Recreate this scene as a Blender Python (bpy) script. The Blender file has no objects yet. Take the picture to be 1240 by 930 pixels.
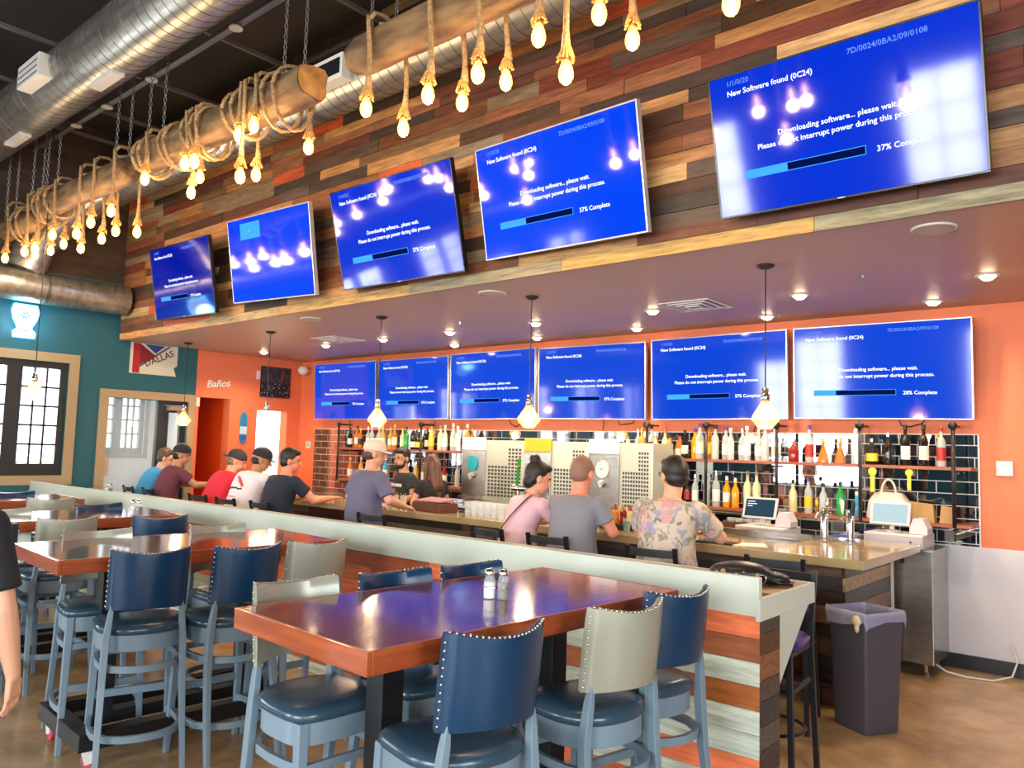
import bpy, bmesh, math, random
from mathutils import Vector, Matrix, Euler
random.seed(7)
PI = math.pi
SC = bpy.context.scene
COL = SC.collection

# ---------------------------------------------------------------- camera
cam_d = bpy.data.cameras.new('camera')
cam_d.sensor_width = 36.0
cam_d.sensor_fit = 'HORIZONTAL'
cam_d.lens = 36.0 * 947.61 / 1240.0
cam_d.clip_start = 0.05
cam_d.clip_end = 200
cam = bpy.data.objects.new('camera', cam_d)
COL.objects.link(cam)
def cam_matrix(yaw, pitch, roll, h):
    f = Vector((-math.sin(yaw)*math.cos(pitch), math.cos(yaw)*math.cos(pitch), math.sin(pitch)))
    rt = Vector((math.cos(yaw), math.sin(yaw), 0))
    up = rt.cross(f)
    r2 = math.cos(roll)*rt + math.sin(roll)*up
    u2 = -math.sin(roll)*rt + math.cos(roll)*up
    m = Matrix((r2, u2, -f)).transposed().to_4x4()
    m.translation = Vector((0, 0, h))
    return m
cam.matrix_world = cam_matrix(0.70758, 0.082563, 0.028445, 1.75)
SC.camera = cam

# ---------------------------------------------------------------- exposure, world, lights
SC.view_settings.view_transform = 'Standard'
SC.view_settings.look = 'None'
SC.view_settings.gamma = 1.0
SC.view_settings.use_curve_mapping = False
SC.view_settings.exposure = EXPOSURE = 0.9
SC.cycles.use_denoising = True
SC.cycles.max_bounces = 7
SC.cycles.diffuse_bounces = 4
SC.cycles.glossy_bounces = 4
SC.cycles.transmission_bounces = 6
SC.cycles.transparent_max_bounces = 12
SC.cycles.caustics_reflective = False
SC.cycles.caustics_refractive = False
SC.cycles.sample_clamp_indirect = 4.0

w = bpy.data.worlds.new('daylight')
SC.world = w
w.use_nodes = True
wb = w.node_tree.nodes['Background']
wb.inputs[0].default_value = (0.86, 0.93, 1.0, 1)
wb.inputs[1].default_value = 2.2

def area(name, loc, direction, sx, sy, power, color=(1, 1, 1)):
    l = bpy.data.lights.new(name, 'AREA')
    l.shape = 'RECTANGLE'; l.size = sx; l.size_y = sy; l.energy = power; l.color = color
    o = bpy.data.objects.new(name, l); COL.objects.link(o)
    o.location = loc
    o.rotation_euler = Vector(direction).to_track_quat('-Z', 'Z').to_euler()
    return o
# daylight just outside the glazing of the street front, the left wall and the right wall
DAY = (0.93, 0.97, 1.0)
for wx in (-7.65, -2.2, 0.9):  # the last two, behind the camera, are added as fill light
    area('street_daylight_and_fill', (wx, -6.35, 2.25), (0, 1, -0.12), 2.6, 2.6, 360, DAY)
for wy in (-4.0, -1.7, 0.5):
    area('side_window_daylight', (-11.75, wy, 2.0), (1, 0, -0.05), 1.3, 1.7, 110, DAY)
area('side_window_daylight', (-11.9, 3.48, 2.0), (1, 0, -0.05), 1.3, 1.7, 60, DAY)
for wy in (-3.6, 0.4):
    area('right_window_daylight', (4.35, wy, 2.3), (-1, 0, -0.1), 2.4, 2.8, 200, DAY)

# ---------------------------------------------------------------- helpers
def lin(c):
    c = c / 255.0
    return c / 12.92 if c <= 0.04045 else ((c + 0.055) / 1.055) ** 2.4
def hx(s):
    s = s.lstrip('#')
    return tuple(lin(int(s[i:i+2], 16)) for i in (0, 2, 4)) + (1,)

def mat(name, color='#808080', rough=0.5, metal=0.0, emis=None, estr=0.0, trans=0.0, coat=0.0,
        noise=None, alpha=1.0, spec=0.5, bump=0.0, sheen=0.0):
    """noise = (second colour, scale, detail, stretch xyz)"""
    m = bpy.data.materials.new(name); m.use_nodes = True
    nt = m.node_tree; b = nt.nodes['Principled BSDF']
    c = hx(color) if isinstance(color, str) else color
    b.inputs['Base Color'].default_value = c
    b.inputs['Roughness'].default_value = rough
    b.inputs['Metallic'].default_value = metal
    b.inputs['Transmission Weight'].default_value = trans
    b.inputs['Coat Weight'].default_value = coat
    b.inputs['Coat Roughness'].default_value = 0.08
    b.inputs['Alpha'].default_value = alpha
    b.inputs['Specular IOR Level'].default_value = spec
    if sheen: b.inputs['Sheen Weight'].default_value = sheen
    if emis:
        b.inputs['Emission Color'].default_value = hx(emis)
        b.inputs['Emission Strength'].default_value = estr
    if noise:
        c2, sc, det, st = noise
        tc = nt.nodes.new('ShaderNodeTexCoord'); mp = nt.nodes.new('ShaderNodeMapping')
        mp.inputs['Scale'].default_value = st
        ns = nt.nodes.new('ShaderNodeTexNoise'); ns.inputs['Scale'].default_value = sc; ns.inputs['Detail'].default_value = det
        rp = nt.nodes.new('ShaderNodeValToRGB')
        rp.color_ramp.elements[0].position = 0.35; rp.color_ramp.elements[1].position = 0.68
        rp.color_ramp.elements[0].color = c; rp.color_ramp.elements[1].color = hx(c2)
        nt.links.new(tc.outputs['Object'], mp.inputs[0]); nt.links.new(mp.outputs[0], ns.inputs[0])
        nt.links.new(ns.outputs[0], rp.inputs[0]); nt.links.new(rp.outputs[0], b.inputs['Base Color'])
        if bump:
            bp = nt.nodes.new('ShaderNodeBump'); bp.inputs['Strength'].default_value = bump; bp.inputs['Distance'].default_value = 0.01
            nt.links.new(ns.outputs[0], bp.inputs['Height']); nt.links.new(bp.outputs[0], b.inputs['Normal'])
    return m

def plank_mat(name, rough=0.6, stretch=(1.2, 14, 14), dark=0.45, coat=0.0):
    """colour of each plank comes from the 'Col' attribute, grain from noise"""
    m = bpy.data.materials.new(name); m.use_nodes = True
    nt = m.node_tree; b = nt.nodes['Principled BSDF']
    at_ = nt.nodes.new('ShaderNodeAttribute'); at_.attribute_name = 'Col'
    tc = nt.nodes.new('ShaderNodeTexCoord'); mp = nt.nodes.new('ShaderNodeMapping'); mp.inputs['Scale'].default_value = stretch
    n1 = nt.nodes.new('ShaderNodeTexNoise'); n1.inputs['Scale'].default_value = 3.0; n1.inputs['Detail'].default_value = 8; n1.inputs['Roughness'].default_value = 0.65
    rp = nt.nodes.new('ShaderNodeValToRGB')
    rp.color_ramp.elements[0].position = 0.3; rp.color_ramp.elements[0].color = (dark, dark, dark, 1)
    rp.color_ramp.elements[1].position = 0.7; rp.color_ramp.elements[1].color = (1.5, 1.5, 1.5, 1)
    mx = nt.nodes.new('ShaderNodeMix'); mx.data_type = 'RGBA'; mx.blend_type = 'MULTIPLY'; mx.inputs[0].default_value = 1.0
    nt.links.new(tc.outputs['Object'], mp.inputs[0]); nt.links.new(mp.outputs[0], n1.inputs[0]); nt.links.new(n1.outputs[0], rp.inputs[0])
    nt.links.new(at_.outputs['Color'], mx.inputs[6]); nt.links.new(rp.outputs[0], mx.inputs[7]); nt.links.new(mx.outputs[2], b.inputs['Base Color'])
    bp = nt.nodes.new('ShaderNodeBump'); bp.inputs['Strength'].default_value = 0.25; bp.inputs['Distance'].default_value = 0.01
    nt.links.new(n1.outputs[0], bp.inputs['Height']); nt.links.new(bp.outputs[0], b.inputs['Normal'])
    b.inputs['Roughness'].default_value = rough
    b.inputs['Coat Weight'].default_value = coat; b.inputs['Coat Roughness'].default_value = 0.12
    return m

HEAD = 1.13
class MB:
    """collects geometry; every add_* takes an optional rgba that lands in the Col attribute"""
    def __init__(s): s.v = []; s.f = []; s.c = []; s.M = Matrix.Identity(4)
    def _add(s, vs, fs, col=None):
        n = len(s.v)
        s.v += [tuple(s.M @ Vector(p)) for p in vs]
        s.f += [tuple(i + n for i in f) for f in fs]
        s.c += [col] * len(fs)
        return s
    def box(s, x0, x1, y0, y1, z0, z1, col=None):
        vs = [(x, y, z) for x in (x0, x1) for y in (y0, y1) for z in (z0, z1)]
        return s._add(vs, [(0,1,3,2), (4,6,7,5), (0,4,5,1), (2,3,7,6), (0,2,6,4), (1,5,7,3)], col)
    def cbox(s, c, d, col=None):
        return s.box(c[0]-d[0]/2, c[0]+d[0]/2, c[1]-d[1]/2, c[1]+d[1]/2, c[2]-d[2]/2, c[2]+d[2]/2, col)
    def hexa(s, p, col=None):   # 8 corners, bottom four then top four, counter-clockwise
        return s._add(p, [(3,2,1,0), (4,5,6,7), (0,1,5,4), (1,2,6,5), (2,3,7,6), (3,0,4,7)], col)
    def bar(s, a, b, w, h=None, w2=None, h2=None, up=(0,0,1), col=None):
        a, b = Vector(a), Vector(b); h = h or w; w2 = w2 or w; h2 = h2 or h
        d = (b-a).normalized(); u = Vector(up)
        if abs(d.dot(u)) > 0.95: u = Vector((0, 1, 0))
        r = d.cross(u).normalized(); u = r.cross(d)
        P = []
        for c, ww, hh in ((a, w, h), (b, w2, h2)):
            for i, j in ((-1,-1), (1,-1), (1,1), (-1,1)): P.append(tuple(c + r*ww/2*i + u*hh/2*j))
        return s._add(P, [(3,2,1,0), (4,5,6,7), (0,1,5,4), (1,2,6,5), (2,3,7,6), (3,0,4,7)], col)
    def ring_loft(s, rings, cap=True, closed=True, col=None):
        n = len(rings[0]); vs = [p for r in rings for p in r]; fs = []
        for i in range(len(rings)-1):
            for k in range(n if closed else n-1):
                a = i*n+k; b = i*n+(k+1) % n
                fs.append((a, b, b+n, a+n))
        if cap: fs.append(tuple(range(n-1, -1, -1))); fs.append(tuple((len(rings)-1)*n+k for k in range(n)))
        return s._add(vs, fs, col)
    def tube(s, pts, r, seg=8, cap=True, col=None):
        pts = [Vector(p) for p in pts]; rs = r if isinstance(r, (list, tuple)) else [r]*len(pts)
        rings = []; prev = None
        for i, p in enumerate(pts):
            d = (pts[min(i+1, len(pts)-1)] - pts[max(i-1, 0)])
            d = d.normalized() if d.length > 1e-9 else Vector((0,0,1))
            if prev is None:
                u = Vector((0,0,1)) if abs(d.z) < 0.9 else Vector((1,0,0))
                a = d.cross(u).normalized()
            else:
                a = (prev - d*prev.dot(d)).normalized()
            prev = a; b = d.cross(a)
            rings.append([tuple(p + (a*math.cos(2*PI*k/seg) + b*math.sin(2*PI*k/seg))*rs[i]) for k in range(seg)])
        return s.ring_loft(rings, cap, col=col)
    def lathe(s, prof, c=(0,0,0), seg=16, cap=True, col=None):
        rings = [[(c[0]+r*math.cos(2*PI*k/seg), c[1]+r*math.sin(2*PI*k/seg), c[2]+z) for k in range(seg)] for r, z in prof]
        return s.ring_loft(rings, cap, col=col)
    def ell(s, c, r, seg=16, rings=10, rot=None, col=None, v0=0.0, v1=1.0):
        R = rot.to_matrix() if rot is not None else Matrix.Identity(3)
        if rot is not None: r = tuple(q*HEAD for q in r)
        rr = []
        for i in range(rings+1):
            t = PI*(v0 + (v1-v0)*i/rings); zz = -math.cos(t); q = max(math.sin(t), 0.002)
            rr.append([tuple(Vector(c) + R @ Vector((r[0]*q*math.cos(2*PI*k/seg), r[1]*q*math.sin(2*PI*k/seg), r[2]*zz))) for k in range(seg)])
        return s.ring_loft(rr, True, col=col)
    def prism(s, poly, y0, y1, col=None):      # polygon in xz, extruded along y
        n = len(poly); vs = [(x, y0, z) for x, z in poly] + [(x, y1, z) for x, z in poly]
        fs = [tuple(range(n)), tuple(range(2*n-1, n-1, -1))] + [(i, i+n, (i+1) % n+n, (i+1) % n) for i in range(n)]
        return s._add(vs, fs, col)
    def mesh(s, name, smooth=False):
        me = bpy.data.meshes.new(name); me.from_pydata(s.v, [], s.f)
        bm = bmesh.new(); bm.from_mesh(me); bmesh.ops.recalc_face_normals(bm, faces=bm.faces); bm.to_mesh(me); bm.free()
        if any(c is not None for c in s.c):
            a = me.color_attributes.new('Col', 'FLOAT_COLOR', 'CORNER')
            for p, c in zip(me.polygons, s.c):
                for li in p.loop_indices: a.data[li].color = c or (0.5, 0.5, 0.5, 1)
        if smooth:
            for p in me.polygons: p.use_smooth = True
        me.update()
        return me

def obj(name, mb, m, parent=None, smooth=False, bevel=0.0, label=None, auto=None):
    me = mb.mesh(name, smooth or auto is not None) if isinstance(mb, MB) else mb
    o = bpy.data.objects.new(name, me); COL.objects.link(o)
    if m is not None:
        me.materials.clear(); me.materials.append(m)
    if auto is not None:
        me.set_sharp_from_angle(angle=math.radians(auto))
    if parent is not None: o.parent = parent
    if bevel:
        b = o.modifiers.new('bevel', 'BEVEL'); b.width = bevel; b.segments = 2; b.limit_method = 'ANGLE'; b.angle_limit = 0.7
    if label: o['label'] = label
    return o
def tag(o, label=None, cat=None, group=None, kind=None):
    if label: o['label'] = label
    if cat: o['category'] = cat
    if group: o['group'] = group
    if kind: o['kind'] = kind
    return o
def thing(name, label, cat, loc=(0,0,0), rot=0, group=None):
    o = bpy.data.objects.new(name, None); o.empty_display_size = 0.05; COL.objects.link(o)
    o.location = loc
    o.rotation_euler = rot if isinstance(rot, (tuple, Euler)) else (0, 0, rot)
    return tag(o, label, cat, group)
def struct(name, mb, m, **k):
    o = obj(name, mb, m, **k)
    if k.get('parent') is None: o['kind'] = 'structure'
    return o
def dup(root, loc, rot=0, label=None, group=None, scale=None):
    kids = {}
    for o in SC.objects:
        if o.parent: kids.setdefault(o.parent, []).append(o)
    def cp(o, par):
        c = o.copy(); COL.objects.link(c); c.parent = par
        for ch in kids.get(o, []): cp(ch, c)
        return c
    r = cp(root, None)
    r.location = loc; r.rotation_euler = rot if isinstance(rot, (tuple, Euler)) else (0, 0, rot)
    if scale: r.scale = scale
    if label: r['label'] = label
    if group: r['group'] = group
    return r

_fonts = {}
def text_mesh(items, name='lettering', depth=0.0):
    """items: (string, x, y, size, align); flat lettering in the xy plane, joined into one mesh"""
    bmm = bmesh.new()
    for body, x, y, size, align in items:
        cu = bpy.data.curves.new('t', 'FONT'); cu.body = body; cu.size = size; cu.align_x = align; cu.extrude = depth
        cu.resolution_u = 2; cu.offset = size*0.012
        o = bpy.data.objects.new('t', cu); COL.objects.link(o)
        dg = bpy.context.evaluated_depsgraph_get(); dg.update()
        me = bpy.data.meshes.new_from_object(o.evaluated_get(dg))
        me.transform(Matrix.Translation((x, y, 0)))
        bmm.from_mesh(me)
        bpy.data.objects.remove(o); bpy.data.curves.remove(cu); bpy.data.meshes.remove(me)
    out = bpy.data.meshes.new(name); bmm.to_mesh(out); bmm.free()
    return out

# ---------------------------------------------------------------- materials of the room
M = {}
M['orange'] = mat('orange_paint', '#E67A50', 0.6)
M['deep_orange'] = mat('deep_orange_paint', '#E8590C', 0.6)
M['teal'] = mat('teal_paint', '#1E5A66', 0.6)
M['brown_wall'] = mat('brown_upper_wall', '#4a3628', 0.8, noise=('#35271f', 2.0, 6, (1, 1, 6)))
M['white_panel'] = mat('white_washable_panel', '#CFCBD0', 0.3)
M['black_base'] = mat('black_vinyl_base', '#14181c', 0.4)
M['soffit'] = mat('mauve_soffit_paint', '#B09A92', 0.45)
M['ceiling'] = mat('dark_ceiling_paint', '#3a322e', 0.85, noise=('#2a2421', 0.7, 5, (1, 1, 1)))
M['taupe'] = mat('taupe_window_casing', '#A8916F', 0.55)
M['dark_frame'] = mat('dark_window_frame', '#22272b', 0.4)
M['glass'] = mat('window_glass', '#ffffff', 0.02, alpha=0.12)
M['grass'] = mat('lawn', '#6FA84E', 0.9, noise=('#3f7a33', 1.5, 6, (1, 1, 1)))
M['galv'] = mat('galvanized_duct', '#B9B7B0', 0.34, 0.85, noise=('#8f8d88', 3.0, 5, (1, 6, 6)))
M['galv_seam'] = mat('duct_seam', '#6d6a66', 0.5, 0.8)
M['white_metal'] = mat('white_painted_metal', '#D8D6D0', 0.4)
M['grey_steel'] = mat('grey_strut_steel', '#8c8a88', 0.45, 0.7)
M['steel'] = mat('brushed_stainless', '#BDB9B2', 0.27, 0.95, noise=('#a29e98', 6.0, 3, (1, 1, 20)))
M['black_metal'] = mat('black_powder_coat', '#15171b', 0.38)
M['chrome'] = mat('chrome', '#dcdcdc', 0.12, 1.0)
M['planks'] = plank_mat('reclaimed_planks', 0.62, (1.3, 12, 12), 0.5)
M['bar_planks'] = plank_mat('varnished_bar_planks', 0.42, (1.3, 12, 12), 0.5)
M['wall_planks'] = plank_mat('painted_partition_planks', 0.5, (1.2, 14, 14), 0.72)
M['mint'] = mat('pale_mint_paint', '#D0D6C6', 0.34, noise=('#C4CEBF', 1.2, 4, (0.6, 1, 4)))

def floor_material():
    m = bpy.data.materials.new('polished_concrete'); m.use_nodes = True
    nt = m.node_tree; b = nt.nodes['Principled BSDF']
    tc = nt.nodes.new('ShaderNodeTexCoord')
    n1 = nt.nodes.new('ShaderNodeTexNoise'); n1.inputs['Scale'].default_value = 1.3; n1.inputs['Detail'].default_value = 10; n1.inputs['Roughness'].default_value = 0.68; n1.inputs['Distortion'].default_value = 0.2
    n2 = nt.nodes.new('ShaderNodeTexNoise'); n2.inputs['Scale'].default_value = 6; n2.inputs['Detail'].default_value = 8
    rp = nt.nodes.new('ShaderNodeValToRGB')
    e = rp.color_ramp.elements
    e[0].position = 0.32; e[0].color = hx('#8F7350'); e[1].position = 0.7; e[1].color = hx('#CDB28A')
    k = rp.color_ramp.elements.new(0.52); k.color = hx('#B3936A')
    mx = nt.nodes.new('ShaderNodeMix'); mx.data_type = 'RGBA'; mx.blend_type = 'SOFT_LIGHT'; mx.inputs[0].default_value = 0.5
    for n in (n1, n2): nt.links.new(tc.outputs['Object'], n.inputs[0])
    nt.links.new(n1.outputs[0], rp.inputs[0]); nt.links.new(rp.outputs[0], mx.inputs[6]); nt.links.new(n2.outputs[0], mx.inputs[7])
    nt.links.new(mx.outputs[2], b.inputs['Base Color'])
    b.inputs['Roughness'].default_value = 0.24
    return m
M['floor'] = floor_material()

def tile_material():
    m = bpy.data.materials.new('glossy_black_subway_tile'); m.use_nodes = True
    nt = m.node_tree; b = nt.nodes['Principled BSDF']
    tc = nt.nodes.new('ShaderNodeTexCoord'); sp = nt.nodes.new('ShaderNodeSeparateXYZ'); cb = nt.nodes.new('ShaderNodeCombineXYZ')
    br = nt.nodes.new('ShaderNodeTexBrick')
    br.inputs['Color1'].default_value = hx('#16222c'); br.inputs['Color2'].default_value = hx('#101a24'); br.inputs['Mortar'].default_value = hx('#a9a49c')
    br.inputs['Scale'].default_value = 1.0; br.inputs['Mortar Size'].default_value = 0.004; br.inputs['Mortar Smooth'].default_value = 0.0
    br.inputs['Brick Width'].default_value = 0.30; br.inputs['Row Height'].default_value = 0.105
    nt.links.new(tc.outputs['Object'], sp.inputs[0]); nt.links.new(sp.outputs['X'], cb.inputs['X']); nt.links.new(sp.outputs['Z'], cb.inputs['Y'])
    nt.links.new(cb.outputs[0], br.inputs['Vector']); nt.links.new(br.outputs['Color'], b.inputs['Base Color'])
    mr = nt.nodes.new('ShaderNodeMapRange'); mr.inputs['To Min'].default_value = 0.03; mr.inputs['To Max'].default_value = 0.6
    nt.links.new(br.outputs['Fac'], mr.inputs[0]); nt.links.new(mr.outputs[0], b.inputs['Roughness'])
    b.inputs['Specular IOR Level'].default_value = 1.0
    b.inputs['IOR'].default_value = 2.2
    b.inputs['Coat Weight'].default_value = 0.5; b.inputs['Coat Roughness'].default_value = 0.02
    return m
M['tile'] = tile_material()

# ---------------------------------------------------------------- the room
LX, RX, FY, BY, CZ = -11.3, 4.0, -6.0, 7.73, 6.0
struct('floor', MB().box(-15, RX+0.2, FY-0.2, BY+2.2, -0.15, 0), M['floor'])
struct('ceiling', MB().box(-11.5, RX+0.2, FY-0.2, BY+0.2, CZ, CZ+0.15), M['ceiling'])
tag(obj('lawn', MB().box(-60, -15.0, -30, 30, -0.3, -0.05), M['grass']), kind='structure')
tag(obj('street_pavement', MB().box(-15, 30, -40, FY-0.2, -0.3, -0.05), mat('pavement', '#9a948a', 0.8)), kind='structure')

# back wall: orange paint, black tile between the shelves, white panel low on the right
struct('wall_back', MB().box(LX-0.2, RX, BY, BY+0.15, 0, CZ), M['orange'])
struct('wall_back_tiles', MB().box(-10.84, -1.32, BY-0.012, BY-0.001, 0.9, 1.98), M['tile'])
struct('trim_1', MB().box(-1.325, -1.312, BY-0.018, BY-0.001, 1.03, 1.985).box(-10.85, -1.312, BY-0.018, BY-0.001, 1.98, 1.988), M['white_metal'])
struct('wall_back_panel', MB().box(-1.75, RX, BY-0.02, BY-0.001, 0.12, 1.03), M['white_panel'])
struct('baseboard_back', MB().box(-1.9, RX, BY-0.035, BY-0.001, 0, 0.12), M['black_base'])

def wall_with_holes(plane, a0, a1, z0, z1, holes, t, axis):
    """boxes of a wall running along `axis` ('x' or 'y') between a0 and a1, with rectangular holes (b0,b1,h0,h1)"""
    mb = MB()
    cuts = sorted(set([a0, a1] + [h[0] for h in holes if a0 < h[0] < a1] + [h[1] for h in holes if a0 < h[1] < a1]))
    for i in range(len(cuts)-1):
        c0, c1 = cuts[i], cuts[i+1]; mid = (c0+c1)/2; zs = z0
        for h in sorted([h for h in holes if h[0] < mid < h[1]], key=lambda h: h[2]):
            if h[2] > zs: 
                mb.box(*( (c0, c1, plane, plane+t) if axis == 'x' else (plane, plane+t, c0, c1)), zs, min(h[2], z1))
            zs = max(zs, h[3])
        if zs < z1:
            mb.box(*( (c0, c1, plane, plane+t) if axis == 'x' else (plane, plane+t, c0, c1)), zs, z1)
    return mb
SIDE_W = [(-4.65, -3.35), (-2.35, -1.05), (-0.15, 1.15), (2.83, 4.08)]
left_holes = [(a, b, 1.23, 2.72) for a, b in SIDE_W] + [(4.61, 5.76, 0, 2.31)]
struct('wall_left', wall_with_holes(LX-0.2, FY, 5.87, 0, 3.9, left_holes, 0.2, 'y'), M['teal'])
struct('wall_left_orange', wall_with_holes(LX-0.2, 5.87, BY, 0, 3.9, [(5.93, 6.44, 0, 2.40), (6.92, 7.48, 0, 2.26)], 0.2, 'y'), M['orange'])
struct('wall_left_upper', MB().box(LX-0.2, LX, FY, BY, 3.9, CZ), M['brown_wall'])
# restroom hallway behind the orange opening
struct('wall_hallway', MB().box(-12.6, -11.5, 6.50, 6.6, 0, 2.6).box(-12.7, -12.6, 5.8, 6.6, 0, 2.6).box(-12.7, -11.5, 5.9, 5.93, 0, 2.6).box(-12.7, -11.5, 5.9, 6.6, 2.5, 2.6), M['deep_orange'])
struct('trim_2', MB().box(LX, LX+0.02, 5.93, 6.46, 2.40, 2.415), M['orange'])
# bright passage behind the second opening
M['pale_wall'] = mat('pale_passage_wall', '#F2F0EA', 0.6)
M['olive'] = mat('olive_beige_paint', '#BDB38A', 0.6)
struct('wall_passage', MB().box(-13.4, -13.3, 6.62, 8.3, 0, 2.6).box(-13.4, -11.5, 8.2, 8.3, 0, 2.6).box(-13.4, -11.5, 6.62, 8.3, 2.5, 2.6), M['pale_wall'])
struct('wall_passage_side', MB().box(-13.4, -11.5, 6.61, 6.68, 0, 2.6).box(-12.0, -11.9, 6.68, 7.14, 0, 2.5), M['olive'])
area('passage_ceiling_light', (-12.5, 7.6, 2.45), (0, 0, -1), 1.2, 0.8, 60, (1, 0.97, 0.9))

struct('wall_right', wall_with_holes(RX, FY, BY, 0, CZ, [(-4.9, -2.3, 0.9, 3.9), (-0.9, 1.7, 0.9, 3.9)], 0.2, 'y'), M['teal'])
FRONT_W = [(-9.0, -6.3), (-3.55, -0.85), (-0.45, 2.25)]  # last two openings are invented, put behind the camera to let in fill
struct('wall_street', wall_with_holes(FY-0.2, LX-0.2, RX+0.2, 0, CZ, [(a, b, 0.9, 3.5) for a, b in FRONT_W], 0.2, 'x'), M['teal'])

def muntin_window(idx, plane, a0, a1, z0, z1, axis, cols, rows, casing, frame, wood=0.12, inner=0.09, leaves=2, face=1):
    """casing + dark frame with panes; face = direction of the room"""
    def bx(mb, b0, b1, d0, d1, h0, h1):
        d0, d1 = plane + face*d0, plane + face*d1
        d0, d1 = min(d0, d1), max(d0, d1)
        if axis == 'y': mb.box(d0, d1, b0, b1, h0, h1)
        else: mb.box(b0, b1, d0, d1, h0, h1)
    c = MB(); w_ = wood
    bx(c, a0-w_, a0, 0.001, 0.03, z0-w_, z1+w_); bx(c, a1, a1+w_, 0.001, 0.03, z0-w_, z1+w_)
    bx(c, a0, a1, 0.001, 0.03, z1, z1+w_); bx(c, a0, a1, 0.001, 0.03, z0-w_, z0)
    root = struct('window_%d' % idx, c, casing)
    f = MB(); L = (a1-a0)/leaves; q = 0.012
    for k in range(leaves):
        b0, b1 = a0+k*L, a0+(k+1)*L
        bx(f, b0, b0+inner, -0.12, -0.04, z0, z1); bx(f, b1-inner, b1, -0.12, -0.04, z0, z1)
        bx(f, b0+inner, b1-inner, -0.12, -0.04, z0, z0+inner*1.7); bx(f, b0+inner, b1-inner, -0.12, -0.04, z1-inner, z1)
        for i in range(1, cols):
            x = b0+inner+(L-2*inner)*i/cols; bx(f, x-q, x+q, -0.10, -0.06, z0, z1)
        for i in range(1, rows):
            z = z0+inner*1.7+(z1-z0-inner*2.7)*i/rows; bx(f, b0, b1, -0.10, -0.06, z-q, z+q)
    fr = obj('frame', f, frame, root)
    g = MB(); bx(g, a0+0.02, a1-0.02, -0.084, -0.078, z0+0.02, z1-0.02)
    obj('pane', g, M['glass'], root)
    return root
for i, (a, b) in enumerate(SIDE_W):
    muntin_window(i+1, LX, a, b, 1.23, 2.72, 'y', 3, 5, M['taupe'], M['dark_frame'])
for i, (a, b) in enumerate(FRONT_W):
    muntin_window(i+5, FY, a, b, 0.9, 3.5, 'x', 2, 4, M['taupe'], M['dark_frame'], leaves=2)
for i, (a, b) in enumerate([(-4.9, -2.3), (-0.9, 1.7)]):
    muntin_window(i+8, RX, a, b, 0.9, 3.9, 'y', 2, 4, M['taupe'], M['dark_frame'], leaves=2, face=-1)

# glazed entrance in the left wall
c = MB()
c.box(LX, LX+0.03, 4.49, 4.61, 0, 2.42).box(LX, LX+0.03, 5.76, 5.86, 0, 2.42).box(LX, LX+0.03, 4.61, 5.76, 2.31, 2.42)
door = struct('door_1', c, M['taupe'])
f = MB()
f.box(LX-0.13, LX-0.03, 5.33, 5.76, 2.25, 2.31).box(LX-0.13, LX-0.03, 5.33, 5.42, 0, 2.25)
f.box(LX-0.12, LX-0.05, 5.42, 5.50, 0, 2.24).box(LX-0.12, LX-0.05, 5.68, 5.76, 0, 2.24).box(LX-0.12, LX-0.05, 5.50, 5.68, 2.14, 2.24).box(LX-0.12, LX-0.05, 5.50, 5.68, 0, 0.25)
obj('door_frame', f, M['dark_frame'], door)
obj('pane', MB().box(LX-0.09, LX-0.08, 4.61, 5.33, 0, 2.30).box(LX-0.09, LX-0.08, 5.50, 5.68, 0.25, 2.14), M['glass'], door)
cl = MB(); cl.box(LX-0.05, LX+0.05, 5.46, 5.72, 2.17, 2.23); cl.bar((LX, 5.6, 2.16), (LX-0.03, 5.72, 2.12), 0.02)
obj('door_closer', cl, mat('bronze_closer', '#A98B74', 0.4, 0.3), door)
M['grey_blue'] = mat('grey_blue_frame', '#8FA0A8', 0.5)
M['vestibule'] = mat('vestibule_white', '#E6E8EC', 0.5)
# vestibule with its own grey-blue window beyond the glass
muntin_window(10, -12.1, 4.72, 5.50, 1.5, 2.5, 'y', 3, 4, M['grey_blue'], M['grey_blue'], wood=0.05, inner=0.06)
struct('wall_vestibule', MB().box(-12.2, -12.1, 4.66, 5.86, 0, 1.5).box(-12.2, -12.1, 5.5, 5.86, 1.5, 2.9).box(-12.2, -12.1, 4.60, 4.66, 0, 2.9).box(-12.1, -11.5, 5.81, 5.87, 0, 2.9), M['vestibule'])
# notices beside the entrance
tag(obj('orange_notice', MB().box(-12.098, -12.085, 4.85, 5.0, 1.18, 1.42), mat('orange_notice_board', '#F3B36B', 0.5)), 'orange notice board seen through the entrance glass', 'notice board')

# ---------------------------------------------------------------- planks
WOODS = ['#4b3020', '#6a4229', '#7d4b2c', '#8a5a37', '#3a2820', '#9b6b42', '#a6764a', '#5c3527', '#6e3322', '#7c6a55', '#8d7a61', '#55443a', '#b1502f', '#b08a5c', '#3b3029', '#6d5138', '#845338', '#ad8050', '#653a24', '#c49a68']
def plank_field(x0, x1, y, z0, z1, rows, lens, pal, t=0.018, first=None, facing=-1):
    mb = MB(); z = z0
    for r, h in enumerate(rows):
        if z >= z1: break
        ze = min(z+h, z1); x = x0
        while x < x1:
            L = random.uniform(*lens); xe = min(x+L, x1)
            if x1-xe < 0.12: xe = x1
            c = hx(first[r]) if first and r < len(first) and first[r] else hx(random.choice(pal))
            d = t + random.uniform(-0.004, 0.004)
            mb.box(x+0.0015, xe-0.0015, y, y+facing*d, z+0.0015, ze-0.0015, c)
            x = xe
        z = ze
    return mb

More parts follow.
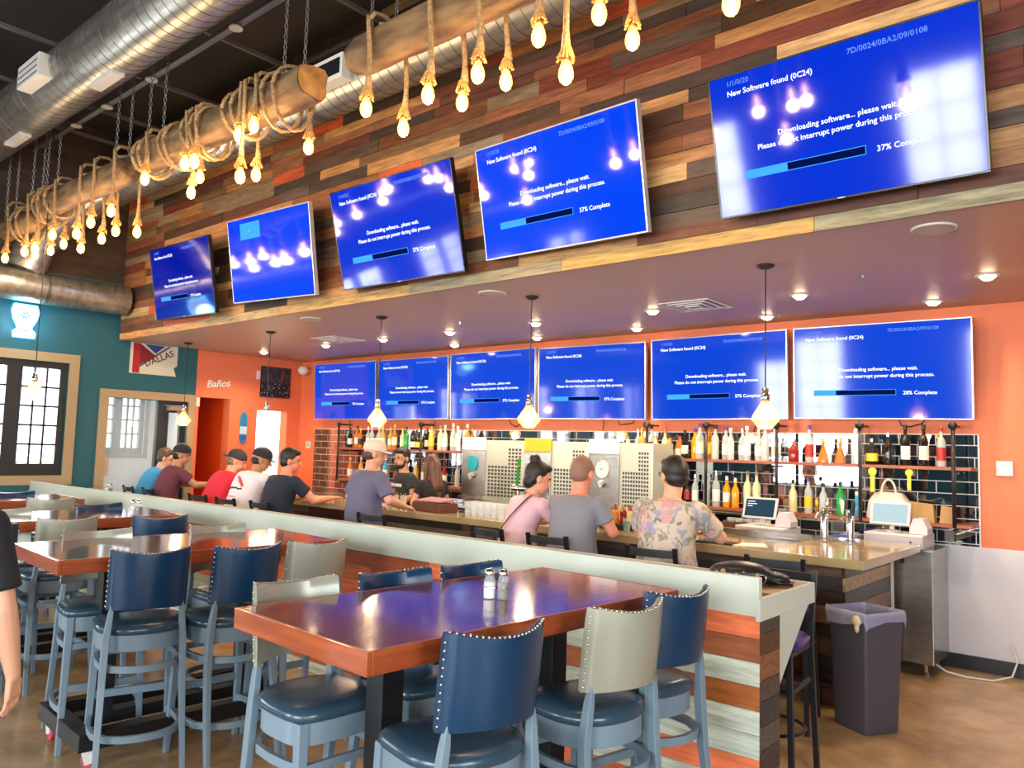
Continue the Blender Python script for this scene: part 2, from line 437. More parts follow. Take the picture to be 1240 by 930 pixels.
# bulkhead over the bar with its soffit
BX0, BX1, BYF, SZ = -11.24, RX, 4.70, 3.11
struct('wall_bulkhead_core', MB().box(BX0+0.02, BX1, BYF, BYF+0.2, SZ+0.01, CZ), mat('bulkhead_backing', '#1d1512', 0.8))
struct('ceiling_soffit', MB().box(BX0, BX1, BYF+0.001, BY, SZ, SZ+0.12), M['soffit'])
rows = [0.085, 0.095, 0.10, 0.115, 0.095, 0.12, 0.09, 0.11, 0.10, 0.12, 0.095, 0.11] + [random.choice([0.09, 0.1, 0.115, 0.125]) for _ in range(20)]
pl = plank_field(BX0, BX1, BYF, SZ+0.09, CZ, rows[1:], (0.5, 1.7), WOODS)
x = BX0
for L, c in [(0.9, '#c98a4e'), (1.4, '#B8895a'), (1.6, '#a98e68'), (2.1, '#B08a55'), (1.7, '#8f8266'), (1.9, '#b58e50'), (2.2, '#8C8468'), (3.6, '#857D62')]:
    pl.box(x+0.002, min(x+L, BX1)-0.002, BYF, BYF-0.024, SZ-0.004, SZ+0.088, hx(c)); x += L
struct('wall_bulkhead_planks', pl, M['planks'])

# low partition between the tables and the bar
HX, HY, HZ = -1.57, 3.72, 1.16
ps = ['#E0744A', '#9C5B38', '#C9D2BE', '#B5673A', '#C6CDBB', '#BFC9BB', '#E2764C', '#C2CDBD', '#A86A3E']
zz = 0.975; mb = MB()
rowcol = {0: [('#E0744A', 2.3), ('#9a4f2c', 2.6), ('#b35f35', 2.0), ('#7d4427', 2.5)], 1: [('#93512f', 2.9), ('#b9653a', 1.5), ('#C9D2BE', 2.2)],
          2: [('#C5CCB9', 1.9), ('#E0744A', 2.2), ('#C9D2BE', 2.4)], 3: [('#A9602F', 2.6), ('#C9D2BE', 2.0), ('#E0744A', 1.4)],
          4: [('#C9D2C0', 3.1), ('#8d5433', 1.7)], 5: [('#C3CDBD', 1.7), ('#E0744A', 2.3)], 6: [('#E2764C', 1.5), ('#C9D2BE', 2.0), ('#A9602F', 2)],
          7: [('#C5CDBC', 2.2), ('#B5673A', 1.8)], 8: [('#E0744A', 2.8), ('#C9D2BE', 1.8)]}
hs = [0.106, 0.113, 0.113, 0.113, 0.113, 0.112, 0.112, 0.11, 0.083]
for r, h in enumerate(hs):
    x1 = HX; k = 0
    while x1 > LX+0.01:
        c, L = rowcol[r][k % len(rowcol[r])]; x0 = max(x1-L, LX+0.001)
        mb.box(x0+0.0012, x1-0.0012, HY, HY+0.02, zz-h+0.0012, zz-0.0012, hx(c)); x1 = x0; k += 1
    zz -= h
struct('wall_partition_planks', mb, M['wall_planks'])
struct('wall_partition_core', MB().box(LX+0.001, HX-0.02, HY+0.02, HY+0.21, 0, 1.05), mat('partition_core', '#3b2c22', 0.7))
struct('wall_partition_band', MB().box(LX+0.001, HX-0.001, HY-0.006, HY+0.03, 0.975, HZ), M['mint'])
mb = MB(); zz = 1.0; k = 0
for h in [0.11, 0.1, 0.12, 0.1, 0.12, 0.11, 0.12, 0.12, 0.1]:
    mb.box(HX-0.02, HX, HY+0.004, HY+0.25, max(zz-h, 0)+0.0015, zz-0.0015, hx(['#4a4038', '#5b3d2a', '#8a5a38', '#54463c', '#3f3a38', '#5d5048', '#463a34', '#6a5a4e', '#4e4038'][k])); zz -= h; k += 1
struct('trim_3', mb, M['planks'])
rail = thing('drink_rail', 'pale mint drink rail along the bar side of the low plank partition', 'shelf', (-6.4, 4.1, 0))
obj('board', MB().box(LX+6.4+0.01, HX+6.4-0.022, -0.16, 0.35, 1.035, 1.055), mat('rail_wood', '#A98350', 0.35), rail, bevel=0.003)
obj('end_board', MB().box(HX+6.4-0.02, HX+6.4+0.004, -0.384, 0.36, 0.952, 1.06), M['mint'], rail, bevel=0.003)
obj('front_board', MB().box(LX+6.4+0.01, HX+6.4-0.02, 0.335, 0.36, 0.952, 1.06), M['mint'], rail)
for bx_ in (HX-0.03, -4.0, -6.4, -8.8):
    xx = bx_+6.4
    obj('bracket', MB()._add([(xx-0.02, y, z) for y, z in ((-0.13, 0.95), (0.30, 0.95), (-0.13, 0.58))] + [(xx+0.02, y, z) for y, z in ((-0.13, 0.95), (0.30, 0.95), (-0.13, 0.58))],
        [(0, 1, 2), (5, 4, 3), (0, 3, 4, 1), (1, 4, 5, 2), (2, 5, 3, 0)]), M['mint'], rail)

# ---------------------------------------------------------------- bar
M['counter'] = mat('sealed_concrete_counter', '#B09A72', 0.14, noise=('#8F7D58', 2.2, 7, (1, 1, 1)), coat=0.3)
bar = thing('bar_counter', 'long bar with a glossy tan concrete top and dark plank front', 'bar counter', (-5.8, 5.9, 0))
def L(x): return x+5.8
top = MB()
top.box(L(-10.3), L(-1.63), 5.56-5.9, 6.16-5.9, 1.005, 1.07)
top.box(L(-2.35), L(-1.63), 6.16-5.9, 7.04-5.9, 1.005, 1.07)
obj('countertop', top, M['counter'], bar, bevel=0.006)
fr = plank_field(L(-10.2), L(-1.86), 5.86-5.9, 0.0, 1.0, [0.12, 0.1, 0.12, 0.13, 0.1, 0.12, 0.11, 0.1, 0.12], (0.7, 1.8), ['#3c2a20', '#55392a', '#6d4a33', '#2c211b', '#5b2f22', '#7d6047', '#8a7355', '#3b3029'])
obj('front_panel', fr, M['bar_planks'], bar)
fr = MB(); z = 0
for i, h in enumerate([0.12, 0.1, 0.12, 0.13, 0.1, 0.12, 0.11, 0.1, 0.1]):
    fr.box(L(-1.86), L(-1.842), 5.85-5.9, 7.02-5.9, z+0.0015, z+h-0.0015, hx(['#3c2a20', '#6d4a33', '#4b382b', '#2c211b', '#55392a', '#7a5b40', '#32261f', '#a08660', '#3b2c24'][i])); z += h
obj('side_panel', fr, M['bar_planks'], bar)
obj('corner_trim', MB().box(L(-1.84), L(-1.822), 6.985-5.9, 7.015-5.9, 0, 1.0), M['white_metal'], bar)
obj('carcass', MB().box(L(-10.15), L(-1.87), 5.88-5.9, 6.08-5.9, 0, 1.0).box(L(-2.3), L(-1.87), 6.1-5.9, 7.0-5.9, 0, 1.0), M['black_base'], bar)
obj('foot_rail', MB().tube([(L(-10.1), 5.74-5.9, 0.2), (L(-1.9), 5.74-5.9, 0.2)], 0.022, 8), M['black_metal'], bar, smooth=True)

# steel keg cabinet at the right end of the back bar
cab = thing('keg_cabinet', 'stainless steel keg cooler at the right end behind the bar', 'refrigerator', (-2.3, 7.42, 0))
obj('body', MB().box(-0.68, 0.735, -0.27, 0.27, 0.10, 1.0), M['steel'], cab, bevel=0.006)
obj('top', MB().box(-0.69, 0.745, -0.28, 0.275, 1.001, 1.02), M['steel'], cab)
for x in (-0.6, 0.66):
    for y in (-0.2, 0.2):
        obj('leg', MB().lathe([(0.022, 0.0), (0.022, 0.02), (0.014, 0.025), (0.014, 0.1)], (x, y, 0), 10), M['chrome'], cab)
obj('door_handle', MB().box(0.50, 0.53, -0.30, -0.272, 0.9, 0.97), M['black_metal'], cab)
back = thing('back_bar_counter', 'stainless steel back counter running under the bottle shelves', 'counter', (-6.4, 7.4, 0))
obj('worktop', MB().box(-3.75, 3.40, -0.28, 0.28, 0.97, 1.0), M['steel'], back, bevel=0.004)
for k in range(5):
    x0 = -3.7+k*1.42
    ud = obj('cooler', MB().box(x0, x0+1.38, -0.25, 0.28, 0.1, 0.965), M['black_metal'], back)
    obj('cooler_door', MB().box(x0+0.03, x0+0.67, -0.28, -0.252, 0.16, 0.92).box(x0+0.71, x0+1.35, -0.28, -0.252, 0.16, 0.92), M['steel'], ud, bevel=0.004)
obj('plinth', MB().box(-3.7, 3.38, -0.2, 0.25, 0, 0.1), M['black_base'], back)
tag(obj('white_cable', MB().tube([(-1.62, 7.3, 0.11), (-1.52, 7.36, 0.03), (-1.38, 7.38, 0.012), (-1.2, 7.42, 0.012), (-1.08, 7.5, 0.05), (-1.06, 7.62, 0.14), (-1.1, 7.69, 0.26)], 0.007, 6), M['white_metal'], smooth=True), 'thin white cable looping over the floor beside the steel keg cooler', 'cable')

# ---------------------------------------------------------------- shelves of the back bar
M['shelf_wood'] = mat('red_stained_shelf', '#A65A36', 0.4, noise=('#8a4528', 5, 5, (0.5, 6, 6)))
M['iron'] = mat('iron_pipe', '#3a3735', 0.35, 0.7)
def shelf(name_, x0, x1, z, label):
    t = thing('bottle_shelf', label, 'shelf', ((x0+x1)/2, 7.58, z)); h = (x1-x0)/2
    obj('board', MB().box(-h, h, -0.13, 0.13, -0.028, 0), M['shelf_wood'], t, bevel=0.003)
    n = max(2, int((x1-x0)/1.25)+1)
    for i in range(n):
        x = -h+0.14+(2*h-0.28)*i/(n-1)
        obj('bracket', MB().tube([(x, 0.13, -0.05), (x, -0.10, -0.05)], 0.011, 8), M['iron'], t, smooth=True)
    return t
shelf('u', -9.95, -6.95, 1.70, 'upper reddish wood bottle shelf on the left behind the bar')
shelf('u', -4.90, -1.33, 1.70, 'upper reddish wood bottle shelf on the right behind the bar')
shelf('l', -9.95, -7.0, 1.22, 'lower reddish wood bottle shelf on the left behind the bar')
shelf('l', -4.75, -1.33, 1.22, 'lower reddish wood bottle shelf on the right behind the bar')
pipe_lab = ['leftmost', 'second from the left', 'third from the left', 'fourth from the left', 'fifth from the left', 'sixth from the left', 'rightmost']
for i, x in enumerate([-9.85, -8.0, -4.42, -3.72, -2.98, -2.21, -1.46]):
    t = thing('shelf_pipe', 'black iron pipe upright holding the bottle shelves, %s' % pipe_lab[i], 'pipe', (x, 7.47, 0), 0, 'iron pipe uprights of the bottle shelves')
    obj('pipe', MB().tube([(0, -0.02, 1.195), (0, -0.02, 2.04)], 0.016, 10), M['iron'], t, smooth=True)
    obj('flange', MB().tube([(0, -0.045, 2.05), (0, -0.005, 2.05), (0, 0.02, 2.05), (0, 0.23, 2.05)], [0.034, 0.034, 0.012, 0.010], 14), M['iron'], t, smooth=True)

# ---------------------------------------------------------------- bottles and glasses
def glassy(name, c, a=0.75): 
    m = mat(name, c, 0.06, alpha=a); return m
BM = {'amber': glassy('amber_spirit', '#C9752B', 0.9), 'gold': glassy('golden_spirit', '#D9A54A', 0.85), 'clear': glassy('clear_glass', '#DDE4DF', 0.5),
      'dark': glassy('dark_bottle_glass', '#201812', 1.0), 'green': glassy('green_bottle_glass', '#2E9B45', 0.95), 'blue': glassy('blue_bottle_glass', '#4FA6C9', 0.9),
      'orange': glassy('orange_juice', '#F0A21E', 1.0), 'red': glassy('red_bottle_glass', '#8A2418', 1.0), 'pale': glassy('pale_liqueur', '#E8DCA8', 0.9)}
LM = {'cream': mat('cream_paper_label', '#EADFC6', 0.6), 'white': mat('white_paper_label', '#F2F0EC', 0.6), 'black': mat('black_paper_label', '#1c1a1a', 0.5), 'yellow': mat('yellow_paper_label', '#E9C53B', 0.5), 'redl': mat('red_paper_label', '#B5302A', 0.5), 'none': None}
CM = {'black': mat('black_cap', '#161616', 0.4), 'gold': mat('gold_cap', '#C79A3E', 0.3, 0.8), 'red': mat('red_cap', '#B02A2A', 0.4), 'white': mat('white_cap', '#E9E6E0', 0.4), 'wood': mat('cork_stopper', '#A97C4E', 0.6), 'silver': M['chrome'], 'purple': mat('purple_cap', '#5B3A8C', 0.4)}
SHAPES = {
 'round': ([(0.001, 0), (0.036, 0), (0.038, 0.01), (0.038, 0.17), (0.032, 0.195), (0.016, 0.225), (0.013, 0.28), (0.013, 0.285)], 0.285, 0.0385, 0.05, 0.14, 'round'),
 'tall': ([(0.001, 0), (0.034, 0), (0.036, 0.01), (0.036, 0.20), (0.028, 0.225), (0.014, 0.25), (0.0125, 0.31), (0.0125, 0.315)], 0.315, 0.0365, 0.05, 0.16, 'tall'),
 'squat': ([(0.001, 0), (0.046, 0), (0.052, 0.02), (0.050, 0.11), (0.036, 0.15), (0.018, 0.17), (0.016, 0.21), (0.016, 0.215)], 0.215, 0.0525, 0.03, 0.10, 'squat'),
 'bell': ([(0.001, 0), (0.050, 0), (0.052, 0.01), (0.042, 0.06), (0.028, 0.11), (0.016, 0.15), (0.013, 0.21), (0.013, 0.215)], 0.215, 0.0, 0, 0, 'bell-shaped'),
}
_bn = {}
def bottle(shape, body, lab, cap):
    key = (shape, body, lab, cap)
    if key in _bn: return _bn[key]
    prof, h, lr, l0, l1, word = SHAPES[shape]
    seg = 14
    r = thing('liquor_bottle', 'bottle', 'bottle')
    obj('glass', MB().lathe(prof, seg=seg), BM[body], r, auto=40)
    if lab != 'none' and lr: obj('label', MB().lathe([(lr, l0), (lr, l1)], seg=seg, cap=False), LM[lab], r, smooth=True)
    obj('cap', MB().lathe([(0.001, h-0.02), (0.0165, h-0.02), (0.0165, h+0.015), (0.012, h+0.02), (0.001, h+0.02)], seg=10), CM[cap], r, auto=40)
    _bn[key] = r; r['used'] = 0
    return r
CW = {'amber': 'amber', 'gold': 'golden', 'clear': 'clear glass', 'dark': 'dark brown', 'green': 'bright green', 'blue': 'pale blue', 'orange': 'orange', 'red': 'dark red', 'pale': 'pale yellow'}
LW = {'cream': 'with a cream label', 'white': 'with a white label', 'black': 'with a black label', 'yellow': 'with a yellow label', 'redl': 'with a red label', 'none': 'without a label'}
ORD = ['first', 'second', 'third', 'fourth', 'fifth', 'sixth', 'seventh', 'eighth', 'ninth', 'tenth', 'eleventh', 'twelfth', 'thirteenth', 'fourteenth', 'fifteenth', 'sixteenth', 'seventeenth', 'eighteenth', 'nineteenth', 'twentieth'] + ['twenty-'+w for w in ['first', 'second', 'third', 'fourth', 'fifth', 'sixth', 'seventh', 'eighth', 'ninth']] + ['thirtieth', 'thirty-first', 'thirty-second', 'thirty-third', 'thirty-fourth']
def put_bottle(spec, x, y, z, label, group, s=1.0):
    r = bottle(*spec)
    if not r['used']:
        r['used'] = 1; o = r; o.location = (x, y, z); o['label'] = label; o['group'] = group
    else:
        o = dup(r, (x, y, z), random.uniform(0, 6.28), label, group)
    o.scale = (s, s, s)
    return o
def row(specs, x0, x1, y, z, where, group, ys=0.0, k0=0):
    n = len(specs)
    for i, sp in enumerate(specs):
        x = x0+(x1-x0)*(i+0.5)/n+random.uniform(-0.008, 0.008)
        put_bottle(sp, x, y+(ys if i % 2 else -ys), z, '%s %s bottle %s, %s from left %s' % (CW[sp[1]], SHAPES[sp[0]][5], LW[sp[2]].replace(' a ', ' '), ORD[i+k0], where), group, random.uniform(0.95, 1.12))
R_, T_, Q_, B_ = 'round', 'tall', 'squat', 'bell'
left_up = [(R_,'dark','cream','black'),(R_,'amber','cream','black'),(R_,'amber','black','gold'),(T_,'clear','white','silver'),(T_,'clear','none','silver'),(R_,'clear','white','white'),(R_,'gold','cream','gold'),(R_,'gold','cream','gold'),(T_,'amber','cream','gold'),
  (R_,'pale','cream','gold'),(T_,'green','none','black'),(Q_,'dark','cream','black'),(Q_,'dark','yellow','black'),(R_,'dark','cream','black'),(T_,'gold','yellow','black'),(R_,'pale','cream','wood'),(T_,'clear','white','white'),(T_,'clear','cream','white'),(R_,'clear','white','white'),(T_,'gold','cream','white'),(R_,'amber','white','gold')]
row(left_up, -9.75, -7.05, 7.56, 1.701, 'on upper left shelf', 'liquor bottles on the upper left shelf', 0.02)
row([(R_,'amber','cream','gold'),(T_,'orange','white','white'),(R_,'orange','none','white'),(R_,'clear','white','black'),(T_,'blue','white','silver'),(R_,'dark','redl','red'),(T_,'clear','redl','black'),(R_,'gold','none','silver'),(T_,'amber','white','black'),(T_,'blue','none','silver'),(R_,'red','white','black'),(T_,'clear','none','silver'),(T_,'green','white','white')],
    -9.75, -7.1, 7.56, 1.221, 'on lower left shelf', 'bottles on the lower left shelf', 0.02)
right_up = [(Q_,'pale','none','wood'),(R_,'clear','white','silver'),(R_,'gold','yellow','gold'),(T_,'clear','black','black'),(Q_,'pale','none','gold'),(R_,'pale','cream','wood'),(B_,'gold','none','black'),(Q_,'amber','cream','red'),(R_,'dark','cream','black'),(R_,'orange','none','purple'),(T_,'clear','cream','purple'),(T_,'amber','yellow','gold'),(T_,'clear','none','black'),
  (T_,'clear','white','purple'),(T_,'clear','none','white'),(R_,'clear','white','silver'),(T_,'clear','white','white'),(R_,'clear','white','silver'),(T_,'clear','none','black'),(R_,'clear','cream','white')]
row(right_up, -4.75, -3.0, 7.56, 1.701, 'on upper right shelf', 'liquor bottles on the upper right shelf', 0.035)
right_up2 = [(Q_,'red','none','silver'),(T_,'clear','redl','purple'),(B_,'amber','white','gold'),(B_,'amber','redl','gold'),(R_,'clear','none','white'),(Q_,'dark','yellow','silver'),(R_,'dark','none','silver'),(T_,'dark','white','black'),(T_,'dark','cream','black'),(T_,'clear','redl','red')]
row(right_up2, -2.92, -1.5, 7.56, 1.701, 'on upper right shelf', 'liquor bottles on the right end of the upper shelf', 0.02, 20)
right_lo = [(R_,'red','redl','red'),(T_,'gold','yellow','red'),(R_,'red','white','black'),(T_,'dark','none','black'),(R_,'dark','white','black'),(R_,'dark','redl','black'),(T_,'clear','white','silver'),(T_,'clear','none','silver'),(T_,'clear','white','silver'),(R_,'orange','white','white'),(R_,'orange','none','white'),(T_,'pale','none','wood'),(T_,'pale','none','wood')]
row(right_lo, -4.6, -3.15, 7.55, 1.221, 'on lower right shelf', 'bottles on the lower right shelf', 0.02)
row([(R_,'pale','none','black'),(T_,'clear','yellow','purple'),(R_,'clear','none','black'),(R_,'green','none','black'),(Q_,'blue','none','white')], -2.93, -2.2, 7.55, 1.221, 'on lower right shelf', 'bottles behind the beer taps', 0.0, 13)
for r in list(_bn.values()):
    if not r['used']:
        pass

M['clear'] = mat('drinking_glass', '#EAF0F2', 0.03, alpha=0.2)
def pint(label='', group=None, loc=(0,0,0), s=1.0, fill=None):
    mb = MB().lathe([(0.001, 0.002), (0.027, 0.002), (0.029, 0), (0.030, 0.008), (0.041, 0.145), (0.0385, 0.146), (0.028, 0.013), (0.001, 0.012)], seg=16)
    o = thing('pint_glass', label, 'glass', loc, 0, group)
    obj('glass', mb, M['clear'], o, auto=50)
    if fill: obj('drink', MB().lathe([(0.001, 0.014), (0.0275, 0.014), (0.0365, 0.12), (0.001, 0.12)], seg=16), fill, o, auto=50)
    o.scale = (s, s, s)
    return o

# ---------------------------------------------------------------- ducts and ceiling steel
def spiral_duct(label, x0, x1, y, z, r, pitch=0.13, axis='x'):
    t = thing('spiral_duct', label, 'duct', ((x0+x1)/2, y, z) if axis == 'x' else (y, (x0+x1)/2, z), 0 if axis == 'x' else PI/2)
    h = (x1-x0)/2
    obj('duct', MB().tube([(-h, 0, 0), (h, 0, 0)], r, 48), M['galv'], t, auto=60)
    n = int((x1-x0)/pitch*40); pts = []
    for i in range(n+1):
        a = 2*PI*i/40; pts.append((-h+(x1-x0)*i/n, (r+0.001)*math.cos(a), (r+0.001)*math.sin(a)))
    obj('spiral_seam', MB().tube(pts, 0.0035, 4), M['galv_seam'], t)
    return t
d1 = spiral_duct('large silver spiral air duct nearest the camera at the top left', -13+2, -0.5, 2.79, 5.28, 0.28)
cy_ = d1.location.x
for gx in (-8.3, -5.3):
    g = MB(); g.box(gx-cy_-0.28, gx-cy_+0.28, -0.36, -0.18, -0.16, 0.06)
    gr = obj('side_grille', g, M['white_metal'], d1, bevel=0.004)
    gr.rotation_euler = (0, 0, 0)
    obj('grille_slot', MB().box(gx-cy_-0.25, gx-cy_+0.25, -0.364, -0.361, -0.13, -0.12).box(gx-cy_-0.25, gx-cy_+0.25, -0.364, -0.361, -0.07, -0.06).box(gx-cy_-0.25, gx-cy_+0.25, -0.364, -0.361, -0.01, 0.0), M['galv_seam'], gr)
for gx in (-9.66, -7.35, -4.9, -3.3):
    o = MB().box(gx-cy_-0.25, gx-cy_+0.25, -0.06, 0.05, -0.305, -0.27); obj('bottom_diffuser', o, M['white_metal'], d1)
d2 = spiral_duct('grey spiral air duct running along the plank bulkhead behind the timber beams', -10.5, 3.2, 4.2, 5.0, 0.22, 0.12)
cx_ = d2.location.x
for gx in (-8.9, -7.1, -5.65, -2.4):
    g = MB(); g.box(gx-cx_-0.3, gx-cx_+0.3, -0.30, -0.18, -0.12, 0.10); gr = obj('side_grille', g, M['white_metal'], d2, bevel=0.004)
    obj('grille_slot', MB().box(gx-cx_-0.27, gx-cx_+0.27, -0.304, -0.301, -0.08, 0.06), M['black_base'], gr)
for gx in (-6.05, -1.2, -9.2): obj('coupling_band', MB().tube([(gx-cx_-0.04, 0, 0), (gx-cx_+0.04, 0, 0)], 0.228, 40), M['galv_seam'], d2, auto=60)
obj('elbow', MB().tube([(-10.5-cx_, 0, 0), (-10.62-cx_, -0.06, -0.05), (-10.75-cx_, -0.22, -0.2), (-10.85-cx_, -0.5, -0.5), (-10.9-cx_, -0.75, -0.85), (-10.93-cx_, -0.85, -1.2)], 0.22, 32), M['galv'], d2, auto=50)
d3 = thing('side_duct', 'wide grey air duct running along the teal wall above the neon sign', 'duct', (-10.98, -0.6, 3.62))
obj('duct', MB().tube([(0, -5.3, 0), (0, 5.22, 0)], 0.20, 40), M['galv'], d3, auto=60)
for y in (-3, -0.5, 1.8, 4.2): obj('coupling_band', MB().tube([(0, y-0.02, 0), (0, y+0.02, 0)], 0.206, 40), M['galv_seam'], d3, auto=60)

strut_lab = ['nearest the camera', 'second from the camera', 'third from the camera', 'fourth from the camera', 'fifth from the camera', 'sixth from the camera', 'farthest, by the teal wall']
for i, x in enumerate([-4.1, -5.6, -7.1, -8.6, -9.9, -10.9]):
    o = obj('ceiling_strut', MB().box(x-0.02, x+0.02, -1.0, 4.66, 5.70, 5.74), M['grey_steel'])
    tag(o, 'thin grey steel strut crossing under the dark ceiling, %s' % strut_lab[i], 'strut', 'ceiling struts')
t = thing('light_track', 'long grey unistrut track with small disc sensors between the ducts', 'track', (-6.5, 3.38, 5.4))
obj('channel', MB().box(-4.6, 6.0, -0.022, 0.022, -0.02, 0.02).box(-4.6, 6.0, 0.10, 0.115, 0.06, 0.075), M['grey_steel'], t)
for x in (-3.2, -2.35, -1.3, 0.3, 1.7): obj('disc', MB().lathe([(0.001, -0.05), (0.06, -0.045), (0.06, -0.03), (0.02, -0.02), (0.02, 0)], (x, 0, 0), 16), M['white_metal'], t, auto=40)
tag(obj('conduit', MB().tube([(-11.2, 4.43, 5.62), (3.5, 4.43, 5.62)], 0.014, 8), M['grey_steel'], smooth=True), 'thin conduit pipe running along the bulkhead under the dark ceiling', 'conduit')

# ---------------------------------------------------------------- driftwood beams with ropes and bulbs
M['drift'] = mat('driftwood', '#8A6A45', 0.85, noise=('#3E2A1A', 4.5, 12, (0.6, 2.2, 2.2)), bump=1.0)
M['drift_end'] = mat('sawn_timber_end', '#B98549', 0.7, noise=('#8a5e30', 9, 5, (1, 1, 1)))
M['rope'] = mat('manila_rope', '#B08C5E', 0.85, noise=('#7f6240', 60, 2, (1, 1, 1)), bump=0.5)
M['chain'] = mat('dark_chain', '#8a8784', 0.35, 0.9)
def chain_mesh(h, r=0.012):
    mb = MB(); L_ = 0.052; n = int(h/(L_*0.78))
    for i in range(n):
        zc = i*L_*0.78; pts = []
        for k in range(9):
            a = 2*PI*k/8; u, v = 0.012*math.sin(a), (L_/2-0.004)*math.cos(a)
            pts.append((u if i % 2 else 0, 0 if i % 2 else u, zc+v))
        mb.tube(pts, 0.0042, 4, cap=False)
    return mb
def beam(label, x0, x1, y, z, r, square=False, coils=()):
    t = thing('driftwood_beam', label, 'beam', ((x0+x1)/2, y, z), 0, 'hanging driftwood beams')
    h = (x1-x0)/2; rings = []; n = 22; seg = 20
    rnd = random.Random(int(abs(x0)*10))
    for i in range(n+1):
        u = i/n; x = -h+2*h*u
        e = min(1, min(u, 1-u)*12+0.72) if not square else min(1, u*12+0.8)
        ring = []
        for k in range(seg):
            a = 2*PI*k/seg
            q = 1/max(abs(math.cos(a)), abs(math.sin(a)))**(0.75 if square else 0.25)
            rr = r*e*q*(0.92+0.07*math.sin(3*a+u*5)+rnd.uniform(-0.03, 0.03))
            ring.append((x+rnd.uniform(-0.01, 0.01), rr*math.cos(a)*1.05, rr*math.sin(a)))
        rings.append(ring)
    obj('log', MB().ring_loft(rings), M['drift'], t, auto=50)
    if square: obj('sawn_end', MB()._add([(h+0.012, p[1]*0.98, p[2]*0.98) for p in rings[-1]], [tuple(range(seg))]), M['drift_end'], t)
    for cx in (-h*0.82, h*0.82):
        for s in (-1, 1):
            c = obj('chain', chain_mesh(CZ-z-r-0.02), M['chain'], t); c.location = (cx+s*0.10, s*0.02, r*0.9)
    for cx, R_ in coils:
        # loosely wound rope: tight over the top, sagging in front
        pts = []
        for k in range(17):
            a = 2*PI*k/16
            sag = R_ if math.sin(a) < 0 else 0
            pts.append((cx+0.05*math.sin(a*0.5), -(r+0.03)*math.cos(a)*1.05, (r+0.025)*math.sin(a)*(1.15 if math.sin(a) > 0 else 1.0)+sag*math.sin(a)))
        obj('rope_coil', MB().tube(pts, 0.015, 8), M['rope'], t, smooth=True)
    return t
BYC = 3.11
beam('long round driftwood log at the top centre, nearest of the hanging beams', -4.13, -0.9, BYC, 4.30, 0.125)
beam('squared timber beam wrapped in loose rope coils, middle of the hanging beams', -7.25, -4.60, BYC, 4.30, 0.125, True,
     [(x+5.925, s) for x, s in ((-7.1, 0.02), (-6.98, 0.07), (-6.6, 0.05), (-6.5, 0.09), (-6.2, 0.02), (-6.05, 0.1), (-5.95, 0.12), (-5.55, 0.03), (-5.42, 0.08), (-5.0, 0.12), (-4.85, 0.15))])
beam('driftwood log at the far left above the cluster of bulbs', -9.7, -7.5, BYC, 4.30, 0.13, False, [(-0.95, 0.05), (-0.8, 0.1), (-0.6, 0.04)])
beam('farthest driftwood log by the teal wall', -10.9, -9.85, BYC, 4.22, 0.12, False, [(0.1, 0.08), (0.3, 0.12)])

def emis(name, c, s):
    m = bpy.data.materials.new(name); m.use_nodes = True; nt = m.node_tree; nt.nodes.remove(nt.nodes['Principled BSDF'])
    e = nt.nodes.new('ShaderNodeEmission'); e.inputs[0].default_value = hx(c); e.inputs[1].default_value = s
    nt.links.new(e.outputs[0], nt.nodes['Material Output'].inputs[0]); return m
M['filament'] = emis('hot_filament', '#FFE0B0', 30)
M['bulb_glass'] = mat('amber_bulb_glass', '#FFC070', 0.05, alpha=0.42, emis='#FFB050', estr=2.2)
M['socket'] = mat('brass_socket', '#8A6A3A', 0.35, 0.8)
M['fray'] = mat('frayed_rope', '#CF9E5C', 0.9, noise=('#A67538', 50, 2, (1, 1, 1)))
def pendant_bulb(rope_len, flip=1):
    """rope pendant; origin at the bulb centre"""
    t = thing('rope_pendant', 'pendant', 'pendant light')
    prof = [(0.001, -0.062), (0.014, -0.060), (0.028, -0.048), (0.037, -0.025), (0.038, -0.005), (0.033, 0.02), (0.022, 0.045), (0.015, 0.062), (0.013, 0.075)]
    obj('bulb', MB().lathe(prof, seg=16), M['bulb_glass'], t, smooth=True)
    fl = MB()
    fl.lathe([(0.001, -0.042), (0.009, -0.036), (0.014, -0.015), (0.012, 0.012), (0.006, 0.034), (0.001, 0.038)], seg=10)
    obj('filament', fl, M['filament'], t)
    obj('socket', MB().lathe([(0.018, 0.06), (0.020, 0.068), (0.020, 0.115), (0.012, 0.125)], seg=12), M['socket'], t, smooth=True)
    fr = MB()
    for k in range(14):
        a = 2*PI*k/14; r1 = 0.043*random.uniform(0.8, 1.1)
        fr.tube([(0.017*math.cos(a), 0.017*math.sin(a), 0.125), (0.026*math.cos(a), 0.026*math.sin(a), 0.10), (r1*math.cos(a), r1*math.sin(a), 0.062+random.uniform(-0.012, 0.012))], [0.009, 0.009, 0.006], 5)
    obj('frayed_collar', fr, M['fray'], t)
    rp = MB(); n = max(4, int(rope_len/0.05)); pts = []; rs = []
    for i in range(n+1):
        u = i/n; z = 0.12+u*rope_len
        pts.append((0.010*math.sin(u*4+flip), 0.006*math.cos(u*3), z)); rs.append(0.026 if i == 0 else (0.021 if i == 1 else 0.0155))
    rp.tube(pts, rs, 8)
    obj('rope', rp, M['rope'], t, smooth=True)
    l = bpy.data.lights.new('bulb_glow', 'POINT'); l.energy = 5.0; l.color = (1.0, 0.68, 0.36); l.shadow_soft_size = 0.04
    lo = bpy.data.objects.new('bulb_glow', l); COL.objects.link(lo); lo.parent = t; lo.location = (0, 0, -0.085)
    return t
